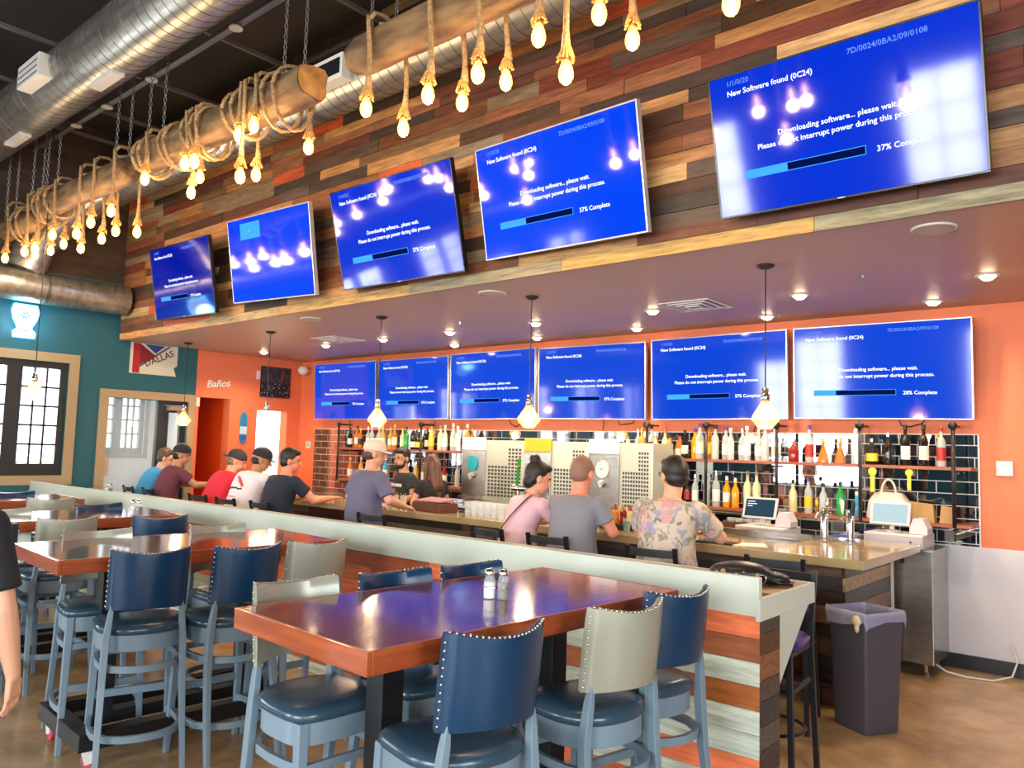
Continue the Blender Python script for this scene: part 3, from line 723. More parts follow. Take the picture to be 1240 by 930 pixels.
beams_b = [
 ('on the nearest driftwood log', [(-3.79,2.96,3.84,1),(-3.78,3.26,3.81,0),(-3.23,2.96,3.77,1),(-3.25,3.26,3.84,0),(-2.84,2.96,3.78,1),(-2.9,3.26,3.87,0),(-2.42,2.96,3.85,1),(-2.24,2.96,3.6,1),(-2.05,2.96,3.84,1),(-2.05,3.26,3.84,0),(-1.38,2.96,3.65,1)]),
 ('on the rope-wrapped middle beam', [(-4.83,3.26,3.93,0),(-5.53,3.26,3.87,0),(-5.24,2.96,3.71,1),(-5.09,2.96,4.06,1),(-5.29,2.96,4.04,1),(-6.44,3.26,4.04,0),(-5.95,2.96,3.98,1),(-6.58,3.26,3.93,0),(-6.11,2.96,4.0,1),(-6.83,2.96,4.02,1)]),
 ('on the far left log', [(-7.61,3.26,3.74,0),(-8.1,3.26,3.83,0),(-7.49,2.96,3.85,1),(-8.43,3.26,3.8,0),(-7.94,2.96,3.82,1),(-8.96,3.26,3.78,0),(-8.27,2.96,3.76,1),(-9.46,3.26,3.9,0),(-8.92,2.96,3.85,1),(-9.4,2.96,3.78,1),(-9.72,2.96,3.79,1)]),
 ('on the farthest log', [(-9.84,3.26,3.88,0),(-10.33,3.26,3.9,0),(-10.36,2.96,3.8,1)])]
_pm = {}
for where, bs in beams_b:
    for side, word in ((1, 'front'), (0, 'rear')):
        sub = sorted([b for b in bs if b[3] == side])
        for i, (x, y, z, f_) in enumerate(sub):
            top_z = 4.44 if f_ else 4.40
            t = pendant_bulb(top_z-0.12-z-0.0, i)
            t.location = (x, y, z)
            # rope bends over the top of the log
            s = (BYC-y); hh = top_z-z
            obj('rope_hook', MB().tube([(0, 0, hh-0.02), (0, s*0.25, hh+0.03), (0, s*0.8, hh+0.045), (0, s*1.5, hh+0.01)], 0.0155, 8), M['rope'], t, smooth=True)
            tag(t, 'glowing bulb on rope, %s from left in %s row %s' % (ORD[i], word, where), 'pendant light', 'rope pendant bulbs '+where)

# ---------------------------------------------------------------- televisions
M['bezel'] = mat('black_tv_bezel', '#14141a', 0.25)
M['silver_bezel'] = mat('silver_tv_bezel', '#C9C6CC', 0.25, 0.5)
M['scr_text'] = emis('screen_white', '#EAF2FF', 0.95)
M['scr_faint'] = emis('screen_faint_text', '#6F97FF', 0.6)
M['scr_bar'] = emis('screen_light_blue', '#3E9BFF', 0.8)
M['scr_dark'] = emis('screen_navy', '#06124A', 0.6)
def screen_mat(name, c, s): 
    m = mat(name, '#020208', 0.07, emis=c, estr=s, spec=0.5); return m
SCR = {'a': screen_mat('screen_blue', '#0038F0', 0.44), 'b': screen_mat('screen_bright_blue', '#0048FF', 0.52), 'c': screen_mat('screen_deep_blue', '#0420C0', 0.38), 'l': screen_mat('screen_lower_blue', '#0A48E0', 0.52)}
def tvtext(W, H, pct):
    s = H*0.052
    white = [('New Software found (0C24)', -0.42*W, 0.345*H, s, 'LEFT'), ('Downloading software... please wait.', 0.0, 0.005*H, s, 'CENTER'),
             ('Please do not interrupt power during this process.', 0.0, -0.065*H, s, 'CENTER'), (pct+'% Complete', 0.14*W, -0.245*H, s, 'LEFT')]
    faint = [('1/1/0/20', -0.42*W, 0.415*H, s*0.95, 'LEFT'), ('7D/0024/0BA2/09/0108', 0.06*W, 0.40*H, s*0.95, 'LEFT')]
    return white, faint
def tv(q, label, group, scr, bez, text='37', mount=0.1):
    cx, cy, cz, yaw, tilt, roll, W, H = q
    t = thing('television', label, 'television', (cx, cy, cz), 0, group)
    Rm = Matrix.Rotation(yaw, 3, 'Z') @ Matrix.Rotation(tilt, 3, 'X') @ Matrix.Rotation(roll, 3, 'Y')
    t.rotation_euler = Rm.to_euler()
    b = 0.012
    bz = obj('bezel', MB().box(-W/2, W/2, -0.001, 0.045, 0, b).box(-W/2, W/2, -0.001, 0.045, H-b, H).box(-W/2, -W/2+b, -0.001, 0.045, b, H-b).box(W/2-b, W/2, -0.001, 0.045, b, H-b), bez, t, bevel=0.002)
    obj('back_cover', MB().box(-W/2+b, W/2-b, 0.005, 0.05, b, H-b).box(-W*0.3, W*0.3, 0.05, 0.075, H*0.12, H*0.62), M['bezel'], t)
    obj('screen', MB().box(-W/2+b, W/2-b, 0.0015, 0.004, b, H-b), SCR[scr], t)
    if mount: mount = (4.676-cy+0.40*H*math.sin(tilt))/math.cos(tilt)-0.075; obj('wall_mount', MB().box(-0.18, 0.18, 0.0755, 0.075+mount, H*0.35, H*0.45), M['black_metal'], t)
    Tm = Matrix.Translation((0, -0.0015, H/2)) @ Matrix.Rotation(PI/2, 4, 'X')
    if text:
        wh, fa = tvtext(W, H, text)
        for nm, it, m in (('heading_text', wh[0:1], M['scr_text']), ('status_text', wh[1:2], M['scr_text']), ('warning_text', wh[2:3], M['scr_text']), ('percent_text', wh[3:4], M['scr_text']), ('date_text', fa[0:1], M['scr_faint']), ('code_text', fa[1:2], M['scr_faint'])):
            me = text_mesh(it); me.transform(Tm); obj(nm, me, m, t)
        x0, x1, z0, z1 = -0.37*W, 0.10*W, H*0.255, H*0.305; f_ = x0+(x1-x0)*int(text)/100
        obj('progress_frame', MB().box(x0-0.004, x1+0.004, -0.0008, 0.0, z0-0.004, z1+0.004), M['scr_bar'], t)
        obj('progress_track', MB().box(x0, x1, -0.0014, -0.0009, z0, z1), M['scr_dark'], t)
        obj('progress_fill', MB().box(x0, f_, -0.002, -0.0015, z0, z1), M['scr_bar'], t)
    else:
        obj('input_banner', MB().box(-W*0.33, -W*0.08, -0.0012, 0.0, H*0.74, H*0.93), M['scr_bar'], t)
        me = text_mesh([('...', -0.22*W, 0.33*H, H*0.05, 'LEFT')]); me.transform(Tm); obj('banner_text', me, M['scr_text'], t)
    obj('logo_mark', MB().box(-0.02, 0.02, -0.003, -0.001, 0.003, 0.008), M['white_metal'], t)
    return t
up = [(-9.106, 4.526, 3.226, -0.067, 0.186, 0.043, 1.648, 0.881), (-7.23, 4.525, 3.242, -0.042, 0.176, 0.051, 1.62, 0.908), (-5.209, 4.524, 3.192, -0.027, 0.255, 0.019, 1.64, 0.916),
      (-3.449, 4.53, 3.24, -0.071, 0.215, 0.024, 1.563, 0.877), (-1.434, 4.535, 3.233, 0.001, 0.236, 0.001, 1.481, 0.862)]
ul = ['leftmost tilted television on the plank bulkhead, deep blue screen', 'second tilted television on the plank bulkhead, plain blue screen with a small banner', 'middle tilted television on the plank bulkhead with a blue update screen', 'fourth tilted television on the plank bulkhead, brighter blue update screen', 'largest tilted television at the right end of the plank bulkhead']
for i, q in enumerate(up):
    tv(q, ul[i], 'televisions on the plank bulkhead', 'cbaba'[i], M['silver_bezel'] if i in (1, 3) else M['bezel'], None if i == 1 else '37', mount=0.03)
lo = [(-9.914, 7.579, 2.131, 0.013, 0.053, 0.005, 1.506, 0.889), (-8.358, 7.58, 2.127, 0.003, 0.04, 0, 1.47, 0.879), (-6.835, 7.579, 2.123, 0.003, 0.03, -0.004, 1.489, 0.894),
      (-5.28, 7.579, 2.119, 0.014, 0.042, 0.009, 1.51, 0.876), (-3.677, 7.579, 2.112, 0.002, 0.034, -0.004, 1.523, 0.887), (-2.09, 7.579, 2.111, 0.01, 0.054, 0.009, 1.531, 0.881)]
for i, q in enumerate(lo):
    tv(q, '%s of the six televisions in a row on the orange wall' % ['leftmost', 'second from the left', 'third from the left', 'fourth from the left', 'fifth from the left', 'rightmost'][i], 'televisions on the orange wall', 'l', M['silver_bezel'], '28' if i == 5 else '37', mount=0.0)
for i, (x, L_) in enumerate([(-9.9, 0.35), (-9.3, 0.3), (-8.0, 0.4), (-6.6, 0.45), (-5.15, 0.3), (-4.95, 0.35), (-3.3, 0.5), (-1.95, 0.35)]):
    pts = [(x, 7.66, 2.16), (x+0.03, 7.69, 2.06), (x+0.1, 7.70, 2.03+0.02*(i % 3)), (x+0.2, 7.69, 2.08), (x+0.27*L_/0.35, 7.66, 2.17)] if i % 2 else [(x, 7.66, 2.16), (x+0.01, 7.69, 2.08), (x-0.01, 7.695, 1.99)]
    tag(obj('tv_cable', MB().tube(pts, 0.006, 5), M['black_metal'], smooth=True), 'black cable hanging below the televisions on the orange wall, %s from the left' % ORD[i], 'cable', 'cables under the lower televisions')

# ---------------------------------------------------------------- soffit fixtures
M['lamp_white'] = emis('downlight_glow', '#FFDCAC', 22)
dls = [(-10.52, 6.5), (-8.97, 6.5), (-7.76, 6.5), (-6.55, 6.5), (-5.25, 6.5), (-3.81, 6.5), (-2.40, 6.5), (-1.03, 6.5), (-7.30, 7.34), (-5.9, 7.34), (-4.50, 7.34), (-3.03, 7.34), (-1.57, 7.34)]
for i, (x, y) in enumerate(dls):
    fr_ = y < 7
    k = i if fr_ else i-8
    t = thing('downlight', 'glowing recessed downlight, %s from the left in the %s' % (ORD[k], 'row above the bar' if fr_ else 'row close to the orange wall'), 'ceiling light', (x, y, SZ), 0, 'recessed downlights in the soffit')
    obj('trim_ring', MB().lathe([(0.055, -0.001), (0.085, -0.001), (0.085, -0.008), (0.055, -0.012)], seg=24, cap=False), M['white_metal'], t, smooth=True)
    obj('lens', MB().lathe([(0.001, -0.040), (0.03, -0.036), (0.052, -0.016), (0.055, -0.001)], seg=24), M['lamp_white'], t, smooth=True)
    l = bpy.data.lights.new('downlight_beam', 'SPOT'); l.energy = 42; l.color = (1, 0.78, 0.52); l.spot_size = 2.5; l.spot_blend = 0.8; l.shadow_soft_size = 0.04
    o = bpy.data.objects.new('downlight_beam', l); COL.objects.link(o); o.parent = t; o.location = (0, 0, -0.085)
for i, (x, y) in enumerate([(-7.21, 5.02), (-4.56, 5.03), (-1.06, 5.0)]):
    t = thing('ceiling_speaker', 'round white ceiling speaker in the soffit, %s' % ['left of three', 'middle of three', 'right, largest in view'][i], 'speaker', (x, y, SZ), 0, 'round ceiling speakers')
    obj('rim', MB().lathe([(0.112, -0.001), (0.125, -0.001), (0.122, -0.010), (0.112, -0.012)], seg=32, cap=False), M['white_metal'], t, smooth=True)
    obj('grille', MB().lathe([(0.001, -0.009), (0.112, -0.009), (0.112, -0.001)], seg=32), mat('speaker_grille', '#B9B0B6', 0.6), t, smooth=False)
for i, (x, y) in enumerate([(-3.34, 6.45), (-8.3, 6.2)]):
    t = thing('air_diffuser', 'square white air vent in the soffit, %s' % ['right of the two' , 'left of the two'][i], 'vent', (x, y, SZ), 0, 'square soffit vents')
    fr_ = MB()
    for k in range(4):
        a, b_ = 0.25-0.06*k, 0.25-0.06*k-0.02; z_ = -0.004-0.006*k
        fr_.box(-a, a, -a, -b_, z_-0.01, z_).box(-a, a, b_, a, z_-0.01, z_).box(-a, -b_, -b_, b_, z_-0.01, z_).box(b_, a, -b_, b_, z_-0.01, z_)
    obj('louvres', fr_, M['white_metal'], t); obj('backing', MB().box(-0.24, 0.24, -0.24, 0.24, -0.003, -0.001), M['grey_steel'], t)
for i, (x, y) in enumerate([(-1.75, 6.0), (-5.9, 6.0)]):
    t = thing('sprinkler', 'small chrome fire sprinkler head in the soffit, %s' % ['right one' , 'left one'][i], 'sprinkler', (x, y, SZ), 0, 'sprinkler heads')
    obj('head', MB().lathe([(0.03, -0.001), (0.03, -0.006), (0.010, -0.01), (0.008, -0.03), (0.02, -0.034), (0.02, -0.037), (0.001, -0.037)], seg=14), M['chrome'], t)

M['shade'] = mat('amber_glass_shade', '#FFC070', 0.05, alpha=0.4, emis='#FF9E38', estr=0.35)
def bar_pendant(x, label, y=5.35, zc=2.03, SZ=SZ):
    t = thing('glass_pendant', label, 'pendant light', (x, y, zc), 0, 'glass pendants over the bar')
    obj('canopy', MB().lathe([(0.001, SZ-zc-0.03), (0.03, SZ-zc-0.028), (0.06, SZ-zc-0.012), (0.062, SZ-zc-0.001)], seg=20), M['black_metal'], t, smooth=True)
    obj('cord', MB().tube([(0, 0, 0.19), (0, 0, SZ-zc-0.02)], 0.005, 6), M['black_metal'], t)
    obj('socket', MB().lathe([(0.001, 0.205), (0.02, 0.2), (0.026, 0.18), (0.02, 0.17), (0.03, 0.155), (0.03, 0.115), (0.022, 0.1)], seg=14), M['chrome'], t, auto=40)
    prof = [(0.028, 0.12), (0.03, 0.10), (0.055, 0.06), (0.095, 0.0), (0.10, -0.03), (0.085, -0.045), (0.05, -0.085), (0.045, -0.09)]
    obj('glass_shade', MB().lathe(prof, seg=8, cap=False), M['shade'], t)
    obj('bulb', MB().ell((0, 0, -0.01), (0.022, 0.022, 0.034), 12, 8), M['filament'], t, smooth=True)
    l = bpy.data.lights.new('pendant_glow', 'POINT'); l.energy = 10; l.color = (1.0, 0.72, 0.4); l.shadow_soft_size = 0.05
    o = bpy.data.objects.new('pendant_glow', l); COL.objects.link(o); o.parent = t; o.location = (0, 0, -0.06)
for x, l in ((-10.6, 'farthest left glass pendant lamp, in front of the entrance'), (-8.53, 'second glass pendant lamp from the left over the bar'), (-6.43, 'middle glass pendant lamp over the bar, above the man in the white cap'), (-4.37, 'fourth glass pendant lamp over the bar, above the frozen drink machines'), (-2.22, 'rightmost glass pendant lamp over the bar')):
    bar_pendant(x, l)
bar_pendant(-9.22, 'small amber pendant lamp hanging in front of the teal wall window', 3.0, 2.21, CZ)

# ---------------------------------------------------------------- things on the left and right walls
def text_obj(name, items, m, parent, Mx, depth=0.0):
    me = text_mesh(items, depth=depth); me.transform(Mx); return obj(name, me, m, parent)
FACE_X = Matrix.Rotation(PI/2, 4, 'Z') @ Matrix.Rotation(PI/2, 4, 'X')     # lettering on a wall that faces +x (reads along +y)
M['neon_white'] = emis('neon_white', '#F4FBFF', 4.0)
M['neon_cyan'] = emis('neon_cyan', '#5CD0FF', 4.5)
M['neon_panel'] = emis('lit_panel', '#D8F2FF', 1.6)
t = thing('neon_sign', 'glowing white and blue neon sign shaped like a beer goblet on the teal wall', 'neon sign', (LX, 3.49, 3.21))
gob = [(-0.125, 0.19), (0.125, 0.19), (0.145, 0.11), (0.125, 0.02), (0.085, -0.06), (0.075, -0.10), (0.12, -0.14), (0.12, -0.20), (-0.12, -0.20), (-0.12, -0.14), (-0.075, -0.10), (-0.085, -0.06), (-0.125, 0.02), (-0.145, 0.11)]
mb = MB(); mb._add([(0.02, y, z) for y, z in gob]+[(0.05, y, z) for y, z in gob], [tuple(range(14)), tuple(range(27, 13, -1))]+[(i, (i+1) % 14, (i+1) % 14+14, i+14) for i in range(14)])
obj('panel', mb, M['neon_panel'], t)
obj('outer_tube', MB().tube([(0.06, y*1.06, z*1.06) for y, z in gob+gob[:1]], 0.012, 8, cap=False), M['neon_cyan'], t, smooth=True)
fl = MB()
for k in range(6):
    a = 2*PI*k/6; fl.tube([(0.062, 0.015*math.cos(a), 0.07+0.015*math.sin(a)), (0.062, 0.05*math.cos(a), 0.07+0.05*math.sin(a))], 0.008, 6)
obj('flower_emblem', fl, emis('neon_blue_flower', '#2A8FC0', 1.2), t)
obj('script_line', MB().box(0.055, 0.058, -0.07, 0.07, -0.135, -0.12), mat('dark_script', '#6a4a60', 0.5), t)
t['category'] = 'neon sign'
l = bpy.data.lights.new('neon_glow', 'POINT'); l.energy = 7; l.color = (0.35, 0.8, 1); l.shadow_soft_size = 0.12
o = bpy.data.objects.new('neon_glow', l); COL.objects.link(o); o.parent = t; o.location = (0.22, 0, 0)

t = thing('city_banner', 'red, blue and white city pennant poster with slanted lettering on the teal wall', 'poster', (LX+0.006, 5.2, 2.89))
obj('sheet', MB()._add([(0, -0.34, 0.22), (0, 0.35, 0.22), (0, 0.35, -0.06), (0, 0.30, -0.10), (0, 0.34, -0.22), (0, -0.34, -0.22), (0.004, -0.34, 0.22), (0.004, 0.35, 0.22), (0.004, 0.35, -0.06), (0.004, 0.30, -0.10), (0.004, 0.34, -0.22), (0.004, -0.34, -0.22)],
    [(0, 1, 2, 3, 4, 5), (11, 10, 9, 8, 7, 6)]+[(i, (i+1) % 6, (i+1) % 6+6, i+6) for i in range(6)]), mat('banner_paper', '#CFCBB8', 0.7), t)
obj('red_strip', MB().box(0.0045, 0.006, -0.30, -0.20, -0.21, 0.215), mat('banner_red', '#A8202C', 0.6), t)
obj('red_triangle', MB()._add([(0.006, -0.2, 0.21), (0.006, 0.03, 0.05), (0.006, -0.2, -0.09)], [(0, 1, 2)]), mat('banner_dark_red', '#7E1B22', 0.6), t)
obj('blue_patch', MB()._add([(0.0062, -0.14, 0.21), (0.0062, 0.16, 0.21), (0.0062, 0.02, 0.09)], [(0, 1, 2)]), mat('banner_blue', '#27407F', 0.6), t)
obj('grey_band', MB()._add([(0.0055, -0.2, -0.09), (0.0055, 0.2, 0.21), (0.0055, 0.25, 0.21), (0.0055, -0.2, -0.13)], [(0, 1, 2, 3)]), mat('banner_grey', '#5B6168', 0.6), t)
Tm = Matrix.Translation((0.007, -0.11, -0.115)) @ Matrix.Rotation(0.45, 4, 'X') @ FACE_X
text_obj('city_lettering', [('DALLAS', 0, 0, 0.13, 'LEFT')], mat('banner_ink', '#4A1218', 0.6), t, Tm)

t = thing('restroom_sign', 'small white hand-lettered restroom sign on the orange wall', 'sign', (LX+0.012, 6.03, 2.55))
text_obj('lettering', [('Baños', 0, 0, 0.16, 'LEFT')], M['pale_wall'], t, Matrix.Rotation(0.12, 4, 'X') @ FACE_X @ Matrix(((1, 0.25, 0, 0), (0, 1, 0, 0), (0, 0, 1, 0), (0, 0, 0, 1))), depth=0.006)

def crowd_mat():
    m = bpy.data.materials.new('crowd_photo'); m.use_nodes = True; nt = m.node_tree; b = nt.nodes['Principled BSDF']
    tc = nt.nodes.new('ShaderNodeTexCoord'); vo = nt.nodes.new('ShaderNodeTexVoronoi'); vo.inputs['Scale'].default_value = 26
    ns = nt.nodes.new('ShaderNodeTexNoise'); ns.inputs['Scale'].default_value = 16
    rp = nt.nodes.new('ShaderNodeValToRGB'); rp.color_ramp.elements[0].position = 0.12; rp.color_ramp.elements[0].color = hx('#C8C4BC'); rp.color_ramp.elements[1].position = 0.3; rp.color_ramp.elements[1].color = hx('#1a1818')
    nt.links.new(tc.outputs['Object'], vo.inputs[0]); nt.links.new(vo.outputs['Distance'], rp.inputs[0]); nt.links.new(rp.outputs[0], b.inputs['Base Color'])
    return m
t = thing('crowd_photo', 'dark square photo print of a crowd on the orange wall', 'picture', (LX+0.004, 7.22, 2.725))
obj('board', MB().box(0, 0.02, -0.275, 0.275, -0.25, 0.25), mat('print_edge', '#1a1818', 0.5), t)
obj('print', MB().box(0.0201, 0.022, -0.27, 0.27, -0.245, -0.02), crowd_mat(), t)
obj('print_upper', MB().box(0.0201, 0.022, -0.27, 0.27, -0.02, 0.245), mat('print_dark', '#201d1e', 0.5, noise=('#4a4446', 14, 4, (1, 1, 1))), t)
obj('red_flag', MB().box(0.0221, 0.0228, 0.10, 0.13, 0.02, 0.2), mat('print_red', '#8E3038', 0.5), t)
t = thing('surfboard_plaque', 'small blue and white surfboard-shaped plaque on the orange wall', 'plaque', (LX+0.004, 6.68, 1.96))
def oval_plate(z0, z1, x0, x1):
    pts = []
    n = 24
    for k in range(n):
        a = 2*PI*k/n; yy = 0.062*math.cos(a); zz = 0.25*math.copysign(abs(math.sin(a))**0.6, math.sin(a)); zz = min(max(zz, z0), z1); pts.append((yy, zz))
    mb = MB(); mb._add([(x0, y, z) for y, z in pts]+[(x1, y, z) for y, z in pts], [tuple(range(n)), tuple(range(2*n-1, n-1, -1))]+[(i, (i+1) % n, (i+1) % n+n, i+n) for i in range(n)]); return mb
obj('board', oval_plate(-0.25, 0.25, 0, 0.02), mat('plaque_blue', '#2F83B8', 0.35), t)
obj('pale_band', MB().box(0.0201, 0.0215, -0.06, 0.06, -0.10, 0.02), mat('plaque_pale', '#BFD9E4', 0.5), t)
obj('lower_band', MB().box(0.0201, 0.0215, -0.058, 0.058, -0.2, -0.12), mat('plaque_mid_blue', '#2B62A8', 0.5), t)
t = thing('wall_speaker', 'small round white speaker in the corner near the crowd photo', 'speaker', (-11.08, 7.60, 2.95))
obj('case', MB().ell((0, 0, 0), (0.09, 0.09, 0.08), 16, 10), M['white_metal'], t, smooth=True)
obj('bracket', MB().box(-0.02, 0.02, 0.07, 0.128, -0.02, 0.02), M['white_metal'], t)
for i, (y, z, lab) in enumerate([(6.90, 2.82, 'small white wall sensor left of the crowd photo'), (5.90, 2.32, 'small white wall sensor at the corner of the entrance casing')]):
    o = obj('wall_sensor', MB().box(LX+0.001, LX+0.03, y-0.03, y+0.03, z-0.07, z+0.07), M['white_metal'], bevel=0.006); tag(o, lab, 'sensor')
def thermostat(x, z, lab, s=1.0):
    t = thing('thermostat', lab, 'thermostat', (x, BY-0.001, z))
    obj('plate', MB().box(-0.062*s, 0.062*s, -0.025, 0, -0.062*s, 0.062*s), M['white_metal'], t, bevel=0.006)
    obj('display', MB().box(-0.032*s, 0.036*s, -0.028, -0.0255, -0.032*s, 0.036*s), mat('lcd', '#AFC0BC', 0.2), t)
thermostat(-1.13, 1.70, 'white square thermostat on the orange wall at the far right')
thermostat(-11.0, 1.72, 'small white switch plate on the orange wall at the far left of the tiles', 0.9)

# ---------------------------------------------------------------- high tables
M['table_top'] = mat('varnished_table_top', '#84382A', 0.15, noise=('#43190F', 3.0, 9, (9, 0.8, 1)), coat=0.6, bump=0.06)
M['table_edge'] = mat('orange_stained_edge', '#A9532B', 0.3, noise=('#83391c', 4.0, 7, (0.6, 0.6, 8)), coat=0.4)
M['black_wood'] = mat('black_painted_steel', '#17191c', 0.42)
M['castor_red'] = mat('red_castor_rubber', '#C8475A', 0.45)
def high_table(label, x, y, rot, W=0.85, Lh=1.75):
    t = thing('high_table', label, 'table', (x, y, 0), rot, 'high communal tables')
    w2, l2 = W/2, Lh/2
    obj('tabletop', MB().box(-w2+0.02, w2-0.02, -l2+0.02, l2-0.02, 1.05, 1.12), M['table_top'], t)
    e = MB().box(-w2, w2, -l2, -l2+0.0195, 1.045, 1.121).box(-w2, w2, l2-0.0195, l2, 1.045, 1.121).box(-w2, -w2+0.0195, -l2+0.02, l2-0.02, 1.045, 1.121).box(w2-0.0195, w2, -l2+0.02, l2-0.02, 1.045, 1.121)
    obj('edge_board', e, M['table_edge'], t, bevel=0.003)
    for s in (-1, 1):
        obj('post', MB().box(-0.05, 0.05, s*(l2-0.40)-0.05, s*(l2-0.40)+0.05, 0.2, 1.045), M['black_wood'], t, bevel=0.003)
        obj('top_bearer', MB().box(-w2+0.1, w2-0.1, s*(l2-0.40)-0.04, s*(l2-0.40)+0.04, 1.0, 1.045), M['black_wood'], t)
    fr = MB()
    fr.box(-0.36, 0.36, -l2+0.18, -l2+0.27, 0.11, 0.2).box(-0.36, 0.36, l2-0.27, l2-0.18, 0.11, 0.2)
    fr.box(-0.36, -0.27, -l2+0.27, l2-0.27, 0.11, 0.2).box(0.27, 0.36, -l2+0.27, l2-0.27, 0.11, 0.2)
    fr.box(-0.05, 0.05, -l2+0.27, l2-0.27, 0.13, 0.2)
    obj('base_frame', fr, M['black_wood'], t, bevel=0.004)
    for sx in (-1, 1):
        for sy in (-1, 1):
            c = obj('castor', MB().box(-0.035, 0.035, -0.035, 0.035, 0.10, 0.109).bar((0.022, 0, 0.105), (0.022, 0.02, 0.035), 0.006, 0.05).bar((-0.022, 0, 0.105), (-0.022, 0.02, 0.035), 0.006, 0.05), M['white_metal'], t)
            c.location = (sx*0.30, sy*(l2-0.24), 0)
            c.rotation_euler = (0, 0, 0.6*sx+0.9*sy)
            obj('wheel', MB().tube([(-0.016, 0.02, 0.04), (0.016, 0.02, 0.04)], 0.04, 20), M['castor_red'], c, auto=50)
    return t
high_table('nearest high wooden table with purple reflections on its glossy top and a shaker caddy', -2.27, 2.48, -0.062)
high_table('second high wooden table from the camera, glossy orange top with black frame on red castors', -4.71, 2.44, -0.07, 0.86, 1.66)
high_table('third high wooden table from the camera, with a shaker caddy at its near corner', -6.85, 2.45, -0.06)
high_table('farthest high wooden table by the window wall at the left edge', -8.95, 2.45, -0.06)

# ---------------------------------------------------------------- upholstered stools
M['slate'] = mat('slate_blue_paint', '#748896', 0.38)
M['seat_vinyl'] = mat('slate_vinyl_seat', '#2E4656', 0.25, spec=0.6)
M['blue_vinyl'] = mat('royal_blue_vinyl', '#083252', 0.3, spec=0.5)
M['taupe_vinyl'] = mat('silver_taupe_vinyl', '#9C9C8C', 0.3, 0.15, spec=0.6)
M['nail'] = mat('nailhead_brass', '#D8CDB8', 0.25, 0.9)
def stool_proto(kind):
    t = thing('upholstered_stool', 'stool', 'stool')
    # seat outline: straight front, round back
    out = []
    for k in range(28):
        a = 2*PI*k/28; x, y = math.cos(a), math.sin(a)
        e = 0.42 if y > 0 else 0.85
        out.append((0.215*math.copysign(abs(x)**e, x), 0.205*math.copysign(abs(y)**e, y)))
    def slab(z0, z1, s0, s1, mid=None):
        rs = [[(x*s0, y*s0, z0) for x, y in out]]
        if mid: 
            for z, s in mid: rs.append([(x*s, y*s, z) for x, y in out])
        rs.append([(x*s1, y*s1, z1) for x, y in out]); return rs
    obj('seat', MB().ring_loft(slab(0.735, 0.795, 0.99, 0.55, [(0.745, 1.04), (0.762, 1.045), (0.778, 1.0), (0.788, 0.85)])), M['seat_vinyl'], t, auto=60)
    obj('seat_frame', MB().ring_loft(slab(0.655, 0.735, 0.985, 0.985)), M['slate'], t, auto=40)
    for s in (-1, 1):
        obj('leg', MB().bar((s*0.185, 0.175, 0.738), (s*0.205, 0.215, 0.0), 0.042, 0.042, 0.030, 0.030, up=(0, 1, 0)), M['slate'], t, bevel=0.004)
        pts = [(s*0.205, -0.285, 0.0), (s*0.198, -0.235, 0.25), (s*0.190, -0.195, 0.5), (s*0.185, -0.182, 0.70), (s*0.172, -0.190, 0.83), (s*0.165, -0.196, 0.91)]
        ws = [0.03, 0.036, 0.04, 0.042, 0.034, 0.018]; rings = []
        for i, p in enumerate(pts):
            q = ws[i]/2; rings.append([(p[0]-q*0.8, p[1]-q, p[2]), (p[0]+q*0.8, p[1]-q, p[2]), (p[0]+q*0.8, p[1]+q, p[2]), (p[0]-q*0.8, p[1]+q, p[2])])
        obj('leg', MB().ring_loft(rings), M['slate'], t, bevel=0.003)
    def uband(z, k, w):
        pts = [(k*0.205, 0.19, z), (k*0.225, 0.10, z), (k*0.232, 0.0, z), (k*0.222, -0.11, z), (k*0.17, -0.195, z), (k*0.09, -0.238, z), (0, -0.25, z)]
        pts = pts[:-1]+[pts[-1]]+[(-p[0], p[1], p[2]) for p in pts[:-1][::-1]]
        mb = MB(); rings = []
        for i, p in enumerate(pts):
            a, b = Vector(pts[max(i-1, 0)]), Vector(pts[min(i+1, len(pts)-1)]); d = (b-a).normalized(); n_ = Vector((-d.y, d.x, 0))*0.010
            P = Vector(p); rings.append([tuple(P+n_+Vector((0, 0, -w))), tuple(P-n_+Vector((0, 0, -w))), tuple(P-n_+Vector((0, 0, w))), tuple(P+n_+Vector((0, 0, w)))])
        return mb.ring_loft(rings)
    obj('upper_stretcher', uband(0.575, 0.86, 0.017), M['slate'], t, auto=50)
    obj('lower_stretcher', uband(0.23, 0.93, 0.017), M['slate'], t, auto=50)
    obj('front_stretcher', MB().box(-0.185, 0.185, 0.178, 0.198, 0.56, 0.592), M['slate'], t, bevel=0.002)
    obj('foot_rest', MB().box(-0.19, 0.19, 0.188, 0.212, 0.33, 0.37), M['slate'], t, bevel=0.002)
    # back: curved upholstered panel
    vin = M['blue_vinyl'] if kind == 'blue' else M['taupe_vinyl']
    nx = 14; rings = []
    def yb(x, z): return -0.250+0.080*(x/0.192)**2-0.12*(z-0.89)
    zt = lambda x: 1.158+0.024*(x/0.192)**2
    zb = lambda x: 0.878-0.01*(x/0.192)**2
    prof = [(0.0, -1), (0.12, -1.15), (0.5, -1.25), (0.88, -1.15), (1.0, -0.9), (1.02, 0), (1.0, 0.9), (0.88, 1.1), (0.5, 1.2), (0.12, 1.1), (0.0, 0.9), (-0.02, 0)]
    for i in range(nx+1):
        x = -0.192+0.384*i/nx; e = 0.85 if i in (0, nx) else 1.0
        rings.append([(x, yb(x, zb(x)+(zt(x)-zb(x))*u)+v*0.019*e, zb(x)+(zt(x)-zb(x))*(0.5+(u-0.5)*(0.97 if i in (0, nx) else 1))) for u, v in prof])
    br = obj('backrest', MB().ring_loft(rings), vin, t, auto=55)
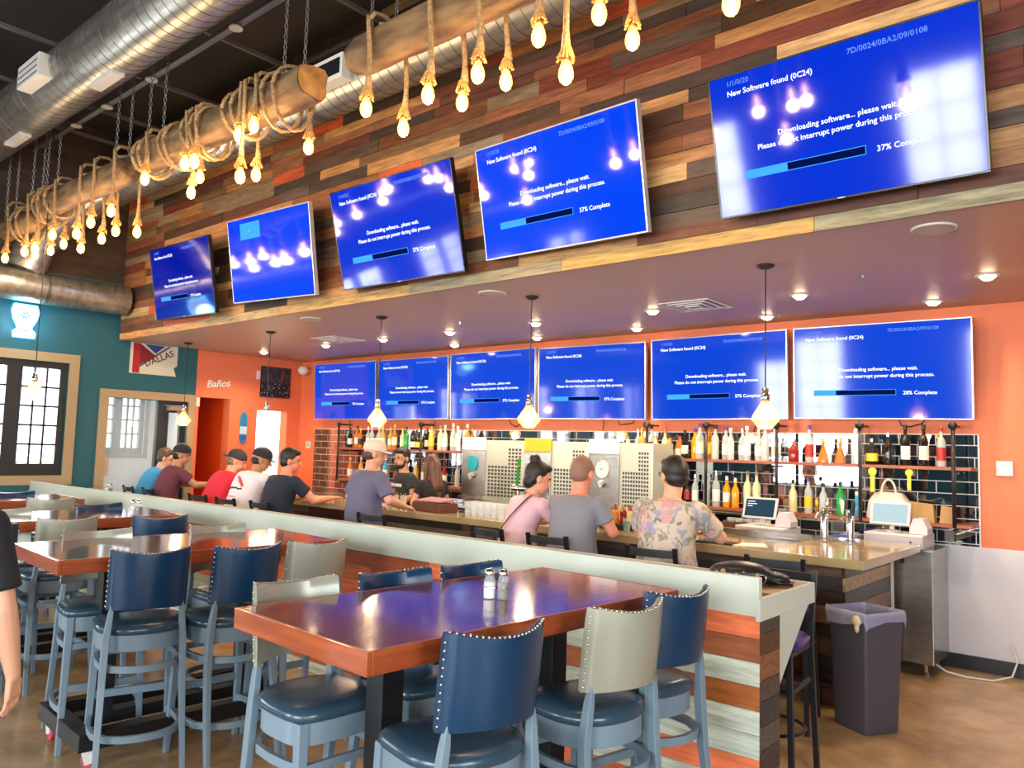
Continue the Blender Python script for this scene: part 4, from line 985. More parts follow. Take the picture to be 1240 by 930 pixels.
    def nail(mb, x, z, v):
        y = yb(x, z)+v; mb.ell((x, y, z), (0.0052, 0.0052, 0.0052), 6, 4)
    mb = MB()
    for i in range(22):
        x = -0.186+0.372*i/21; nail(mb, x, zt(x)+0.003, -0.012)
    obj('nailhead_row', mb, M['nail'], br, smooth=True)
    for s in (-1, 1):
        mb = MB()
        for i in range(11):
            z = 0.89+0.26*i/10; nail(mb, s*0.1935, z, -0.010)
        obj('nailhead_row', mb, M['nail'], br, smooth=True)
    return t
PROTO = {'blue': stool_proto('blue'), 'taupe': stool_proto('taupe')}
_first = {'blue': True, 'taupe': True}
def stool(kind, bx, by, fx, fy, label, group):
    """bx, by: middle of the backrest; (fx, fy): direction the sitter faces"""
    n = math.hypot(fx, fy); fx, fy = fx/n, fy/n; th = math.atan2(-fx, fy)
    loc = (bx*0.9435+0.26*fx, by*0.9435+0.26*fy, 0)
    if _first[kind]:
        _first[kind] = False; o = PROTO[kind]; o.location = loc; o.rotation_euler = (0, 0, th); o['label'] = label; o['group'] = group; return o
    return dup(PROTO[kind], loc, th, label, group)
g = 'upholstered stools at the high tables'
stool('blue', -1.75, 2.05, -1, 0.22, 'blue-backed stool nearest the camera, on the right side of the nearest table', g)
stool('taupe', -1.665, 2.75, -1, 0.2, 'silver-backed stool in the middle of the right side of the nearest table', g)
stool('blue', -1.685, 3.21, -1, 0.2, 'blue-backed stool beside the plank partition, right side of the nearest table', g)
stool('taupe', -3.05, 2.08, 1, -0.06, 'silver-backed stool on the left side of the nearest table, close to its front corner', g)
stool('blue', -2.96, 2.58, 1, -0.1, 'blue-backed stool in the middle of the left side of the nearest table', g)
stool('blue', -2.90, 3.05, 1, -0.08, 'blue-backed stool by the partition on the left side of the nearest table', g)
stool('blue', -4.31, 2.05, -1, 0.3, 'blue-backed stool at the near right corner of the second table, beside the red castors', g)
stool('blue', -4.14, 2.56, -1, 0.05, 'blue-backed stool in the middle of the right side of the second table', g)
stool('taupe', -4.10, 3.02, -1, 0.08, 'silver-backed stool by the partition on the right side of the second table', g)
stool('taupe', -5.48, 2.22, 1, -0.2, 'silver-backed stool on the near left side of the second table', g)
stool('taupe', -5.38, 3.0, 1, -0.08, 'silver-backed stool by the partition on the left side of the second table', g)
stool('blue', -6.12, 2.97, -1, 0.2, 'blue-backed stool by the partition on the right side of the third table', g)
stool('taupe', -6.33, 2.37, -1, 0.1, 'silver-backed stool in the middle of the right side of the third table', g)
stool('blue', -6.1, 1.75, -1, 0.2, 'blue-backed stool at the left edge, near right side of the third table', g)
stool('taupe', -7.42, 2.25, 1, -0.15, 'silver-backed stool on the near left side of the third table', g)
stool('blue', -7.57, 3.05, 1, 0.1, 'blue-backed stool by the partition on the left side of the third table', g)
stool('taupe', -8.42, 2.97, -1, 0.3, 'silver-backed stool by the partition on the right side of the farthest table', g)
stool('taupe', -8.35, 2.3, -1, 0.1, 'silver-backed stool on the near right side of the farthest table', g)
stool('blue', -9.55, 2.97, 1, 0.1, 'blue-backed stool on the left side of the farthest table', g)

# ---------------------------------------------------------------- black metal bar stools
M['purple_vinyl'] = mat('indigo_vinyl_seat', '#2B2F78', 0.28)
def bar_stool_proto():
    t = thing('bar_stool', 'stool', 'stool')
    obj('seat', MB().ring_loft([[(0.195*math.copysign(abs(math.cos(a))**0.55, math.cos(a))*s, 0.195*math.copysign(abs(math.sin(a))**0.55, math.sin(a))*s, z) for a in [2*PI*k/24 for k in range(24)]] for z, s in ((0.715, 0.97), (0.725, 1.02), (0.75, 1.03), (0.768, 0.93), (0.775, 0.7))]), M['purple_vinyl'], t, auto=60)
    obj('seat_frame', MB().box(-0.18, 0.18, -0.18, 0.18, 0.685, 0.714), M['black_metal'], t, bevel=0.003)
    for s in (-1, 1):
        obj('leg', MB().bar((s*0.165, 0.165, 0.70), (s*0.195, 0.215, 0), 0.028, up=(0, 1, 0)), M['black_metal'], t)
        obj('leg', MB().ring_loft([[(s*x-0.014, y-0.014, z), (s*x+0.014, y-0.014, z), (s*x+0.014, y+0.014, z), (s*x-0.014, y+0.014, z)] for x, y, z in ((0.195, -0.225, 0), (0.175, -0.18, 0.7), (0.175, -0.185, 0.8), (0.178, -0.25, 1.10))]), M['black_metal'], t)
    for z, dy in ((1.055, -0.238), (0.955, -0.215)):
        rings = []
        for i in range(9):
            x = -0.178+0.356*i/8; y = dy-0.03*(1-(x/0.178)**2)
            rings.append([(x, y-0.007, z-0.025), (x, y+0.007, z-0.025), (x, y+0.007, z+0.028), (x, y-0.007, z+0.028)])
        obj('back_slat', MB().ring_loft(rings), M['black_metal'], t, auto=50)
    pts = [(0.19*math.cos(a), 0.19*math.sin(a)+0.0, 0.27) for a in [2*PI*k/28 for k in range(29)]]
    obj('foot_ring', MB().tube(pts, 0.011, 6, cap=False), M['black_metal'], t, smooth=True)
    obj('brace', MB().box(-0.175, 0.175, 0.17, 0.19, 0.5, 0.52).box(-0.185, -0.165, -0.18, 0.18, 0.5, 0.52).box(0.165, 0.185, -0.18, 0.18, 0.5, 0.52), M['black_metal'], t)
    return t
bproto = bar_stool_proto()
bst = [(-1.79, 4.37, 3.2, 'black bar stool with indigo seat behind the drink rail, beside the bin'),
       (-2.08, 5.30, 0.18, 'black metal bar stool standing empty at the right end of the bar'),
       (-2.86, 5.09, 0.12, 'black metal bar stool under the man in the floral shirt'),
       (-3.76, 5.09, 0.05, 'black metal bar stool under the man in the grey t-shirt'),
       (-4.36, 5.10, -0.1, 'black metal bar stool under the woman in pink'),
       (-5.90, 5.12, 0.05, 'black metal bar stool right of the standing man in the pale cap'),
       (-7.68, 5.04, 0.0, 'black metal bar stool under the man in the navy t-shirt'),
       (-8.38, 5.02, 0.05, 'black metal bar stool under the man in the printed white t-shirt'),
       (-9.05, 5.04, 0.05, 'black metal bar stool under the man in the red t-shirt'),
       (-10.36, 5.06, -0.1, 'black metal bar stool under the man in the maroon shirt'),
       (-10.95, 5.06, -0.1, 'black metal bar stool under the man in the light blue shirt')]
for i, (x, y, r, lab) in enumerate(bst):
    if i == 0: bproto.location = (x, y, 0); bproto.rotation_euler = (0, 0, r); tag(bproto, lab, None, 'black metal stools at the bar')
    else: dup(bproto, (x, y, 0), r, lab, 'black metal stools at the bar')

# ---------------------------------------------------------------- bin
t = thing('rubbish_bin', 'tall square dark grey rubbish bin with a clear liner beside the bar', 'bin', (-1.625, 5.56, 0), -0.50); t.scale = (0.95, 0.95, 1.0)
def sq(s, z, r=0.12, n=24, sx=1.0, sy=1.0, wob=0):
    o_ = []
    for k in range(n):
        a = 2*PI*k/n; c_, s_ = math.cos(a), math.sin(a)
        o_.append((s*sx*math.copysign(abs(c_)**0.13, c_), s*sy*math.copysign(abs(s_)**0.13, s_), z+wob*math.sin(5*a+1)))
    return o_
M['bin'] = mat('dark_grey_plastic', '#4A4650', 0.45)
obj('body', MB().ring_loft([sq(0.140, 0.0), sq(0.147, 0.02), sq(0.172, 0.72), sq(0.182, 0.725), sq(0.182, 0.752), sq(0.170, 0.752), sq(0.165, 0.70), sq(0.135, 0.05), sq(0.01, 0.04)]), M['bin'], t, auto=35)
M['liner'] = mat('translucent_bin_liner', '#B9B7D6', 0.3, alpha=0.55)
obj('liner', MB().ring_loft([sq(0.160, 0.62), sq(0.164, 0.72), sq(0.172, 0.765, wob=0.004), sq(0.187, 0.768, wob=0.004), sq(0.191, 0.73, wob=0.008), sq(0.186, 0.685, wob=0.028)], cap=False), M['liner'], t, smooth=True)
kn = obj('liner_knot', MB().ell((0.12, -0.195, 0.715), (0.035, 0.022, 0.035), 12, 8).ell((0.125, -0.198, 0.675), (0.018, 0.014, 0.035), 10, 6), mat('pale_knotted_plastic', '#D9C6A0', 0.4), t, smooth=True)

# ---------------------------------------------------------------- people
def remeshed(mb, voxel, smooth=4):
    me = mb.mesh('tmp'); o = bpy.data.objects.new('tmp', me); COL.objects.link(o)
    r = o.modifiers.new('r', 'REMESH'); r.mode = 'VOXEL'; r.voxel_size = voxel; r.use_smooth_shade = True
    if smooth: s = o.modifiers.new('s', 'SMOOTH'); s.factor = 0.5; s.iterations = smooth
    dg = bpy.context.evaluated_depsgraph_get(); dg.update()
    out = bpy.data.meshes.new_from_object(o.evaluated_get(dg)); bpy.data.objects.remove(o); bpy.data.meshes.remove(me)
    for p in out.polygons: p.use_smooth = True
    return out
def capsule(mb, a, b, r0, r1, seg=12):
    a, b = Vector(a), Vector(b); d = (b-a); L_ = d.length; d = d/L_
    pts = [a-d*r0*0.9, a-d*r0*0.6, a, b, b+d*r1*0.6, b+d*r1*0.9]; rs = [r0*0.3, r0*0.8, r0, r1, r1*0.8, r1*0.3]
    mb.tube(pts, rs, seg)
def hand(mb, wrist, f, n, side, curl=0.5, s=1.0):
    """f: finger direction, n: back of the hand, side: +1/-1 thumb side"""
    f = Vector(f).normalized(); n = Vector(n); n = (n-f*n.dot(f)).normalized(); sd = f.cross(n)*side; wr = Vector(wrist)
    for q in (-0.026, -0.009, 0.009, 0.026):
        capsule(mb, wr+sd*q*0.6, wr+f*0.075*s+sd*q*1.15*s, 0.015*s, 0.0125*s, 8)
    for q, L_ in ((-0.034, 0.058), (-0.0114, 0.072), (0.0114, 0.078), (0.034, 0.068)):
        k = wr+f*0.082*s+sd*q*s; d1_ = (f-n*curl*0.5).normalized(); k2 = k+d1_*L_*0.5*s; d2_ = (f-n*curl*1.4).normalized(); k3 = k2+d2_*L_*0.5*s
        capsule(mb, k-f*0.01, k2, 0.0088*s, 0.0080*s, 8); capsule(mb, k2, k3, 0.0080*s, 0.0068*s, 8)
    t0 = wr+f*0.02*s+sd*0.026*s; t1 = t0+(f*0.6+sd*0.75-n*0.25).normalized()*0.042*s; t2 = t1+(f*0.9+sd*0.25-n*0.4).normalized()*0.032*s
    capsule(mb, t0, t1, 0.0135*s, 0.011*s, 8); capsule(mb, t1, t2, 0.0105*s, 0.009*s, 8)

SKIN = {'a': mat('light_skin', '#D9A183', 0.5), 'b': mat('tan_skin', '#B98462', 0.5), 'c': mat('pink_skin', '#D98F70', 0.5)}
HAIR = {'shaved': mat('shaved_hair', '#8A6552', 0.6), 'dark': mat('dark_brown_hair', '#241813', 0.5, noise=('#120c0a', 60, 3, (1, 1, 0.3))), 'brown': mat('brown_hair', '#5A4030', 0.55, noise=('#3b281d', 60, 3, (1, 1, 0.3))), 'grey': mat('greying_brown_hair', '#7A6450', 0.6), 'long': mat('long_chestnut_hair', '#3F261B', 0.4, noise=('#6a4028', 30, 4, (1, 1, 0.2)))}
CLOTH = {}
def cloth(c, n2=None):
    if c not in CLOTH: CLOTH[c] = mat('cloth_'+{'#3F93C4': 'light_blue', '#6A3440': 'maroon', '#D4263A': 'red', '#E9DDE0': 'white', '#1B2331': 'navy', '#66657E': 'blue_grey', '#2A2A30': 'black', '#E6B7BE': 'pink', '#84828A': 'grey', '#1a1b1f': 'jet'}.get(c, 'plain'), c, 0.85)
    return CLOTH[c]
def floral_mat():
    m = bpy.data.materials.new('floral_cloth'); m.use_nodes = True; nt = m.node_tree; b = nt.nodes['Principled BSDF']; b.inputs['Roughness'].default_value = 0.85
    tc = nt.nodes.new('ShaderNodeTexCoord'); prev = None
    base = hx('#C9B5A4')
    for i, (sc, c, lo, hi, off) in enumerate([(9, '#8B8A70', 0.52, 0.60, 0), (8, '#CC989A', 0.56, 0.63, 7), (11, '#9C96A6', 0.56, 0.62, 13), (16, '#6F7A5C', 0.62, 0.67, 21)]):
        mp = nt.nodes.new('ShaderNodeMapping'); mp.inputs['Location'].default_value = (off, off*0.7, off*1.3)
        n_ = nt.nodes.new('ShaderNodeTexNoise'); n_.inputs['Scale'].default_value = sc; n_.inputs['Detail'].default_value = 3; n_.inputs['Distortion'].default_value = 1.2
        r_ = nt.nodes.new('ShaderNodeValToRGB'); r_.color_ramp.elements[0].position = lo; r_.color_ramp.elements[1].position = hi
        mx = nt.nodes.new('ShaderNodeMix'); mx.data_type = 'RGBA'
        nt.links.new(tc.outputs['Object'], mp.inputs[0]); nt.links.new(mp.outputs[0], n_.inputs[0]); nt.links.new(n_.outputs[0], r_.inputs[0]); nt.links.new(r_.outputs[0], mx.inputs[0])
        if prev is None: mx.inputs[6].default_value = base
        else: nt.links.new(prev, mx.inputs[6])
        mx.inputs[7].default_value = hx(c); prev = mx.outputs[2]
    nt.links.new(prev, b.inputs['Base Color']); return m
JEANS = mat('blue_jeans', '#3A4E6E', 0.85); TROU = mat('dark_trousers', '#25262B', 0.85); SHOE = mat('dark_shoes', '#1A1818', 0.5); SHORT = mat('pale_blue_denim', '#7D93B8', 0.85)
EYE = mat('eye_dark', '#1a120e', 0.2); LIP = mat('lip', '#A85A4C', 0.5)

def person(label, loc, rot, shirt, skin='a', pose='sit', lean=0.25, twist=0.0, head=(0.0, 0.0), arms=None, hair='short', hcol='brown', build=1.0, scale=1.0, pants=None, female=False, sleeve=0.6, beard=False, side=0.0, neck=1.0, zp=None):
    t = thing('person', label, 'person', loc, rot); t.scale = (scale,)*3
    sit = pose == 'sit'
    if zp is None: zp = 0.865 if sit else 0.97
    P = Vector((0, 0, zp)); sk = SKIN[skin]; S_ = cloth(shirt) if isinstance(shirt, str) else shirt
    d = Vector((math.sin(side), math.sin(lean), math.cos(lean))).normalized()
    tw = Matrix.Rotation(twist, 3, 'Z'); lat = tw @ Vector((1, 0, 0)); fwd = lat.cross(d).normalized()*-1
    fwd = Vector((-lat.y, lat.x, 0)); fwd = (fwd-d*fwd.dot(d)).normalized()
    def spine(u): return P+d*u+Vector((0, -0.035*math.sin(PI*min(max(u/0.5, 0), 1)), 0))
    bw = build*(0.9 if female else 1.0)
    tors = [(-0.10, 0.10, 0.09), (-0.05, 0.165, 0.125), (0.04, 0.172, 0.13), (0.14, 0.160, 0.122), (0.24, 0.156 if not female else 0.135, 0.115), (0.34, 0.172, 0.122), (0.42, 0.188, 0.118), (0.475, 0.165, 0.095), (0.505, 0.105, 0.07), (0.52, 0.065, 0.06)]
    def torso(mb, infl, u0=-0.2, u1=0.6, flare=0.0):
        rings = []
        for u, a, b_ in tors:
            if u < u0 or u > u1: continue
            tt = min(1, max(0, u/0.45)); la = Vector((1, 0, 0)).lerp(lat, tt).normalized(); fw = Vector((0, 1, 0)).lerp(fwd, tt).normalized()
            c = spine(u); A, B = a*bw+infl+flare*(1-tt), b_*build+infl+flare*(1-tt)
            rings.append([tuple(c+la*A*math.copysign(abs(math.cos(q))**0.8, math.cos(q))+fw*B*math.copysign(abs(math.sin(q))**0.9, math.sin(q))) for q in [2*PI*k/28 for k in range(28)]])
        mb.ring_loft(rings)
    N = spine(0.5); sh = [spine(0.445)+lat*s*0.175*bw for s in (-1, 1)]
    HC = N+d*0.05*neck+Vector((0, 0.0, 0.135*neck))+fwd*(0.03+0.10*max(0, math.sin(head[1])))
    Hm = Matrix.Rotation(head[0], 3, 'Z') @ Matrix.Rotation(-head[1], 3, 'X')    # +yaw turns left, +pitch looks down
    def hp(x, y, z): return HC+Hm @ Vector((x, y, z))*HEAD
    hip = [P+Vector((s*0.095, 0.02, -0.03)) for s in (-1, 1)]
    if sit: knees = [Vector((s*0.17, 0.40, zp-0.07)) for s in (-1, 1)]; feet = [Vector((s*0.14, 0.36, 0.36)) for s in (-1, 1)]
    else: knees = [Vector((s*0.11, 0.03, 0.50)) for s in (-1, 1)]; feet = [Vector((s*0.12, -0.01, 0.09)) for s in (-1, 1)]
    if arms is None: arms = [((-0.26, 0.34, 1.13), (-0.10, 0.52, 1.11)), ((0.26, 0.34, 1.13), (0.10, 0.52, 1.11))]
    body = MB(); torso(body, -0.008)
    capsule(body, N-d*0.02, HC+Hm @ Vector((0, -0.015, -0.05)), 0.066 if not female else 0.050, 0.062 if not female else 0.048)
    body.ell(hp(0, -0.008, 0.022), (0.076, 0.094, 0.098), 20, 14, Hm.to_euler())
    body.ell(hp(0, 0.022, -0.045), (0.058, 0.066, 0.066), 16, 12, Hm.to_euler())
    body.ell(hp(0, 0.045, -0.088), (0.030, 0.030, 0.022), 12, 8, Hm.to_euler())
    capsule(body, hp(0, 0.082, 0.010), hp(0, 0.103, -0.030), 0.010, 0.015, 8)
    for s in (-1, 1):
        body.ell(hp(s*0.079, -0.008, -0.012), (0.011, 0.020, 0.032), 10, 8, Hm.to_euler())
        body.ell(hp(s*0.032, 0.078, 0.026), (0.024, 0.012, 0.010), 10, 6, Hm.to_euler())
    for i, s in enumerate((-1, 1)):
        el, wr = Vector(arms[i][0]), Vector(arms[i][1])
        capsule(body, sh[i], el, 0.050*build, 0.040*build); capsule(body, el, el.lerp(wr, 0.35), 0.041*build, 0.040*build); capsule(body, el.lerp(wr, 0.35), wr, 0.040*build, 0.026)
        f = arms[i][2] if len(arms[i]) > 2 else (wr-el); n = arms[i][3] if len(arms[i]) > 3 else (0, 0, 1)
        hand(body, wr, f, n, -s if len(arms[i]) < 5 else arms[i][4], 0.5 if len(arms[i]) < 6 else arms[i][5])
        capsule(body, hip[i], knees[i], 0.082*build, 0.055); capsule(body, knees[i], feet[i], 0.054, 0.036)
    bo = obj('body', remeshed(body, 0.0055, 3), sk, t)
    # clothes
    sm = MB(); torso(sm, 0.010, -0.07, 0.51, 0.014)
    for i in (0, 1):
        el = Vector(arms[i][0]); e2 = sh[i].lerp(el, sleeve)
        capsule(sm, sh[i]-lat*(0.03 if i else -0.03), sh[i], 0.052*build+0.012, 0.054*build+0.012, 14)
        dd = (e2-sh[i]).normalized(); mb2 = sm
        mb2.tube([sh[i], sh[i].lerp(e2, 0.5), e2, e2+dd*0.004], [0.054*build+0.012, 0.052*build+0.013, 0.051*build+0.017, 0.03], 16)
    so = obj('shirt', remeshed(sm, 0.011, 5), S_, t)
    pm = MB(); torso(pm, 0.004, -0.12, 0.06)
    for i in (0, 1):
        capsule(pm, hip[i], knees[i], 0.095*build, 0.068); capsule(pm, knees[i], feet[i]+Vector((0, 0, 0.04)), 0.067, 0.052)
    obj('trousers', remeshed(pm, 0.015, 4), pants or TROU, t)
    for i in (0, 1):
        obj('shoe', remeshed(MB().ell(feet[i]+Vector((0, 0.06, -0.045)), (0.046, 0.135, 0.042), 16, 10).ell(feet[i]+Vector((0, -0.01, -0.01)), (0.042, 0.055, 0.055), 12, 8), 0.012, 2), SHOE, t)
    # hair or cap
    H_ = HAIR[hcol]; E_ = Hm.to_euler()
    if hair in ('short', 'bun', 'long', 'tail'):
        hm = MB(); hm.ell(hp(0, -0.020, 0.038), (0.083, 0.096, 0.096), 20, 14, E_); hm.ell(hp(0, -0.045, -0.015), (0.075, 0.062, 0.062), 16, 10, E_)
        hm.ell(hp(0, 0.045, 0.085), (0.062, 0.045, 0.032), 14, 8, E_)
        if hair == 'bun': hm.ell(hp(0.0, -0.062, 0.135), (0.045, 0.045, 0.036), 14, 10, E_).ell(hp(0, -0.06, -0.04), (0.07, 0.05, 0.06), 14, 10, E_)
        if hair == 'long':
            capsule(hm, hp(0, -0.065, 0.02), hp(0.0, -0.11, -0.25), 0.082, 0.085, 16); capsule(hm, hp(0.0, -0.10, -0.2), hp(0.0, -0.12, -0.42), 0.080, 0.035, 16)
            for s in (-1, 1): capsule(hm, hp(s*0.07, -0.01, 0.02), hp(s*0.085, 0.0, -0.24), 0.030, 0.028, 10)
        if hair == 'tail': hm.ell(hp(0, -0.09, -0.05), (0.05, 0.05, 0.06), 12, 8, E_)
        obj('hair', remeshed(hm, 0.009, 2), H_, t)
    elif hair == 'buzz':
        hm = MB(); hm.ell(hp(0, -0.013, 0.034), (0.0785, 0.094, 0.0925), 20, 14, E_); hm.ell(hp(0, -0.040, -0.005), (0.070, 0.066, 0.066), 16, 10, E_); obj('hair', remeshed(hm, 0.008, 2), H_, t)
    elif isinstance(hair, tuple):    # (cap colour, forwards or backwards)
        hm = MB(); hm.ell(hp(0, -0.040, -0.02), (0.079, 0.066, 0.055), 16, 10, E_); obj('hair', remeshed(hm, 0.009, 2), H_, t)
        cmesh = MB(); cmesh.ell(hp(0, -0.010, 0.045), (0.087, 0.104, 0.088), 24, 14, E_, v0=0.42, v1=1.0)
        for k in range(6):
            a = 2*PI*k/6
        c_ = obj('cap', cmesh, mat('cap_'+('pale' if hair[0] > '#9' else 'dark'), hair[0], 0.8), t, smooth=True)
        s = hair[1]; br = []
        for k in range(13):
            a = PI*k/12; br.append((0.078*math.cos(a), 0.075+0.075*math.sin(a), 0.030-0.010*math.sin(a)+0.010*abs(math.cos(a))*-1))
        base_ = [(0.078*math.cos(PI*k/12), 0.02+0.068*math.sin(PI*k/12), 0.032) for k in range(13)]
        bm_ = MB(); r0 = [tuple(hp(x, y*s-(0.012 if s < 0 else 0), z)) for x, y, z in base_]; r1 = [tuple(hp(x, y*s-(0.012 if s < 0 else 0), z)) for x, y, z in br]
        r0b = [tuple(Vector(p)+Vector((0, 0, -0.006))) for p in r0]; r1b = [tuple(Vector(p)+Vector((0, 0, -0.006))) for p in r1]
        bm_.ring_loft([r0, r1, r1b, r0b, r0], cap=False, closed=False)
        obj('brim', bm_, c_.data.materials[0], c_)
        obj('button', MB().ell(hp(0, -0.010, 0.134), (0.010, 0.010, 0.006), 8, 6), c_.data.materials[0], c_)
    fm = MB(); 
    for s in (-1, 1):
        fm.ell(hp(s*0.030, 0.0865, 0.013), (0.012, 0.006, 0.006), 10, 6, E_)
        capsule(fm, hp(s*0.016, 0.089, 0.034), hp(s*0.046, 0.080, 0.036), 0.0035, 0.003, 6)
    obj('eyes_and_brows', fm, EYE, t, smooth=True)
    obj('lips', MB().ell(hp(0, 0.084, -0.056), (0.022, 0.007, 0.007), 10, 6, E_), LIP, t, smooth=True)
    if beard:
        bm_ = MB(); bm_.ell(hp(0, 0.028, -0.078), (0.058, 0.062, 0.040), 16, 10, E_); bm_.ell(hp(0, 0.078, -0.043), (0.026, 0.010, 0.006), 10, 6, E_)
        for s in (-1, 1): capsule(bm_, hp(s*0.066, 0.01, -0.01), hp(s*0.052, 0.03, -0.07), 0.010, 0.014, 8)
        obj('beard', remeshed(bm_, 0.007, 1), HAIR['dark'], t)
    t['hp'] = 0; del t['hp']
    return t, hp, spine, lat, fwd, d

# guests along the bar, left to right
A0 = [((-0.27, 0.30, 1.13), (-0.12, 0.52, 1.115)), ((0.26, 0.33, 1.13), (0.08, 0.53, 1.115))]
person('man in a light blue shirt leaning on the bar, farthest left of the guests', (-10.95, 5.02, 0), -0.10, '#3F93C4', 'a', lean=0.42, head=(-0.5, 0.25), hair='short', hcol='brown', arms=[((-0.24, 0.42, 1.12), (-0.06, 0.60, 1.12)), ((0.26, 0.42, 1.12), (0.08, 0.60, 1.12))], build=1.05, pants=JEANS)
p2 = person('man in a maroon shirt and dark cap leaning forward with forearms on the bar', (-10.36, 5.02, 0), -0.15, '#6A3440', 'b', lean=0.30, head=(-0.5, 0.15), hair=('#26262c', -1), hcol='dark', arms=[((-0.25, 0.30, 1.12), (0.0, 0.55, 1.12)), ((0.26, 0.32, 1.12), (0.16, 0.60, 1.13))], build=1.1, scale=1.02)
person('man in a red t-shirt and black cap hunched over the bar', (-9.05, 5.0, 0), 0.05, '#D4263A', 'a', lean=0.45, head=(-0.65, 0.35), hair=('#2A2A32', -1), hcol='grey', build=1.12, arms=[((-0.24, 0.42, 1.12), (-0.05, 0.60, 1.12)), ((0.26, 0.42, 1.12), (0.08, 0.60, 1.12))], scale=1.02)
p4 = person('man in a white printed t-shirt and dark cap leaning on the bar', (-8.38, 4.98, 0), 0.08, '#E9DDE0', 'b', lean=0.38, head=(-0.65, 0.3), hair=('#241f2c', 1), hcol='dark', build=1.18, arms=[((-0.26, 0.38, 1.12), (-0.05, 0.58, 1.12)), ((0.28, 0.38, 1.12), (0.08, 0.58, 1.12))], scale=1.03)
person('man in a navy t-shirt with short dark hair, right elbow on the bar', (-7.68, 5.0, 0), 0.0, '#1B2331', 'c', lean=0.22, head=(-0.65, 0.1), hair='short', hcol='dark', build=1.15, arms=[((-0.27, 0.20, 1.08), (-0.08, 0.46, 1.12)), ((0.30, 0.28, 1.10), (0.26, 0.56, 1.12))], scale=1.01)
p6 = person('man in pale cap and blue-grey t-shirt standing at the bar', (-6.26, 5.10, 0), -0.12, '#66657E', 'a', pose='stand', lean=0.10, head=(-0.55, 0.1), hair=('#E3CDBB', 1), hcol='brown', build=1.15, arms=[((-0.33, 0.02, 1.20), (-0.25, 0.28, 1.12)), ((0.33, 0.06, 1.20), (0.22, 0.34, 1.12))], pants=JEANS, scale=1.01, sleeve=0.85)
person('woman in a pink top with a dark bun and brown shoulder strap', (-4.24, 5.06, 0), -0.15, '#E6B7BE', 'a', lean=0.30, head=(-0.5, 0.25), hair='bun', hcol='dark', female=True, build=1.0, pants=SHORT, side=0.05,
       arms=[((-0.25, 0.28, 1.12), (-0.02, 0.46, 1.13)), ((0.24, 0.30, 1.12), (0.06, 0.48, 1.16))])
person('man in a plain grey t-shirt with a shaved head, seen from behind', (-3.66, 5.06, 0), 0.05, '#84828A', 'c', lean=0.16, head=(0.0, 0.12), hair='buzz', hcol='shaved', build=1.10, scale=1.02, pants=JEANS, arms=[((-0.28, 0.28, 1.12), (-0.08, 0.50, 1.12)), ((0.275, 0.14, 1.10), (0.10, 0.40, 1.12))])
p11 = person('man in a pastel floral shirt with black glasses, turned to his left', (-2.82, 5.05, 0), 0.12, floral_mat(), 'a', lean=0.14, head=(0.85, 0.05), hair='short', hcol='dark', build=1.15, scale=1.03, pants=JEANS, arms=[((-0.275, 0.18, 1.10), (-0.10, 0.42, 1.12)), ((0.30, 0.24, 1.12), (0.10, 0.50, 1.12))], sleeve=0.75)
hp = p11[1]; gl = MB()
for s in (-1, 1):
    gl.tube([hp(s*0.032+0.026*math.cos(a), 0.102-0.012*abs(s*0.032+0.026*math.cos(a))/0.06, 0.012+0.018*math.sin(a)) for a in [2*PI*k/12 for k in range(13)]], 0.0035, 5)
    gl.tube([hp(s*0.060, 0.094, 0.016), hp(s*0.083, 0.02, 0.014), hp(s*0.084, -0.015, 0.008)], 0.003, 5)
obj('glasses', gl, M['black_metal'], p11[0])
p7 = person('bartender with a dark beard in a black printed t-shirt, facing the guests', (-7.28, 6.55, 0), PI-0.28, '#2A2A30', 'b', pose='stand', lean=0.05, head=(0.35, 0.1), hair='short', hcol='dark', build=1.0, scale=0.965, beard=True, arms=[((-0.27, 0.02, 1.18), (-0.20, 0.24, 1.10)), ((0.27, 0.02, 1.18), (0.20, 0.24, 1.10))])
c = p7[2](0.335); T = Matrix.Translation(c+p7[4]*0.146) @ Matrix.Rotation(PI, 4, 'Z') @ Matrix.Rotation(PI/2-0.05, 4, 'X')
text_obj('shirt_lettering', [('THE CENOTE', 0, 0, 0.052, 'CENTER')], mat('shirt_print_white', '#E8E6E2', 0.7), p7[0], T, depth=0.004)
person('woman bartender with long chestnut hair in a black top, standing in profile', (-6.66, 6.42, 0), 1.25, '#1a1b1f', 'a', pose='stand', lean=0.08, head=(0.15, 0.12), hair='long', hcol='long', female=True, build=0.92, scale=0.925, sleeve=0.5, arms=[((-0.24, 0.06, 1.18), (-0.12, 0.28, 1.14)), ((0.24, 0.06, 1.18), (0.12, 0.28, 1.14))])
# strap of the woman in pink and print on the white shirt are modelled on the cloth
pk = [o for o in SC.objects if o.get('label', '').startswith('woman in a pink')][0]
obj('bag_strap', MB().ring_loft([[(x-0.016, y+0.022, z-0.010), (x+0.016, y+0.022, z+0.010), (x+0.016, y+0.012, z+0.010), (x-0.016, y+0.012, z-0.010)] for x, y, z in ((-0.175, -0.125, 0.92), (-0.12, -0.150, 1.0), (-0.04, -0.142, 1.1), (0.03, -0.110, 1.2), (0.085, -0.055, 1.29), (0.105, 0.0, 1.345), (0.10, 0.06, 1.37))]), mat('brown_leather', '#4A2E28', 0.5), pk)
wt = [o for o in SC.objects if o.get('label', '').startswith('man in a white printed')][0]
pr = MB()
def on_back(pts, w_, m_, nm):
    mb = MB(); ts = p4[2]
    vs = []
    for x, u in pts:
        c = ts(u); q = math.sqrt(max(0, 1-(x/0.22)**2)); vs.append(c+p4[3]*x-p4[4]*(0.148*q+0.012))
    mb.tube(vs, w_, 5); obj(nm, mb, m_, wt)
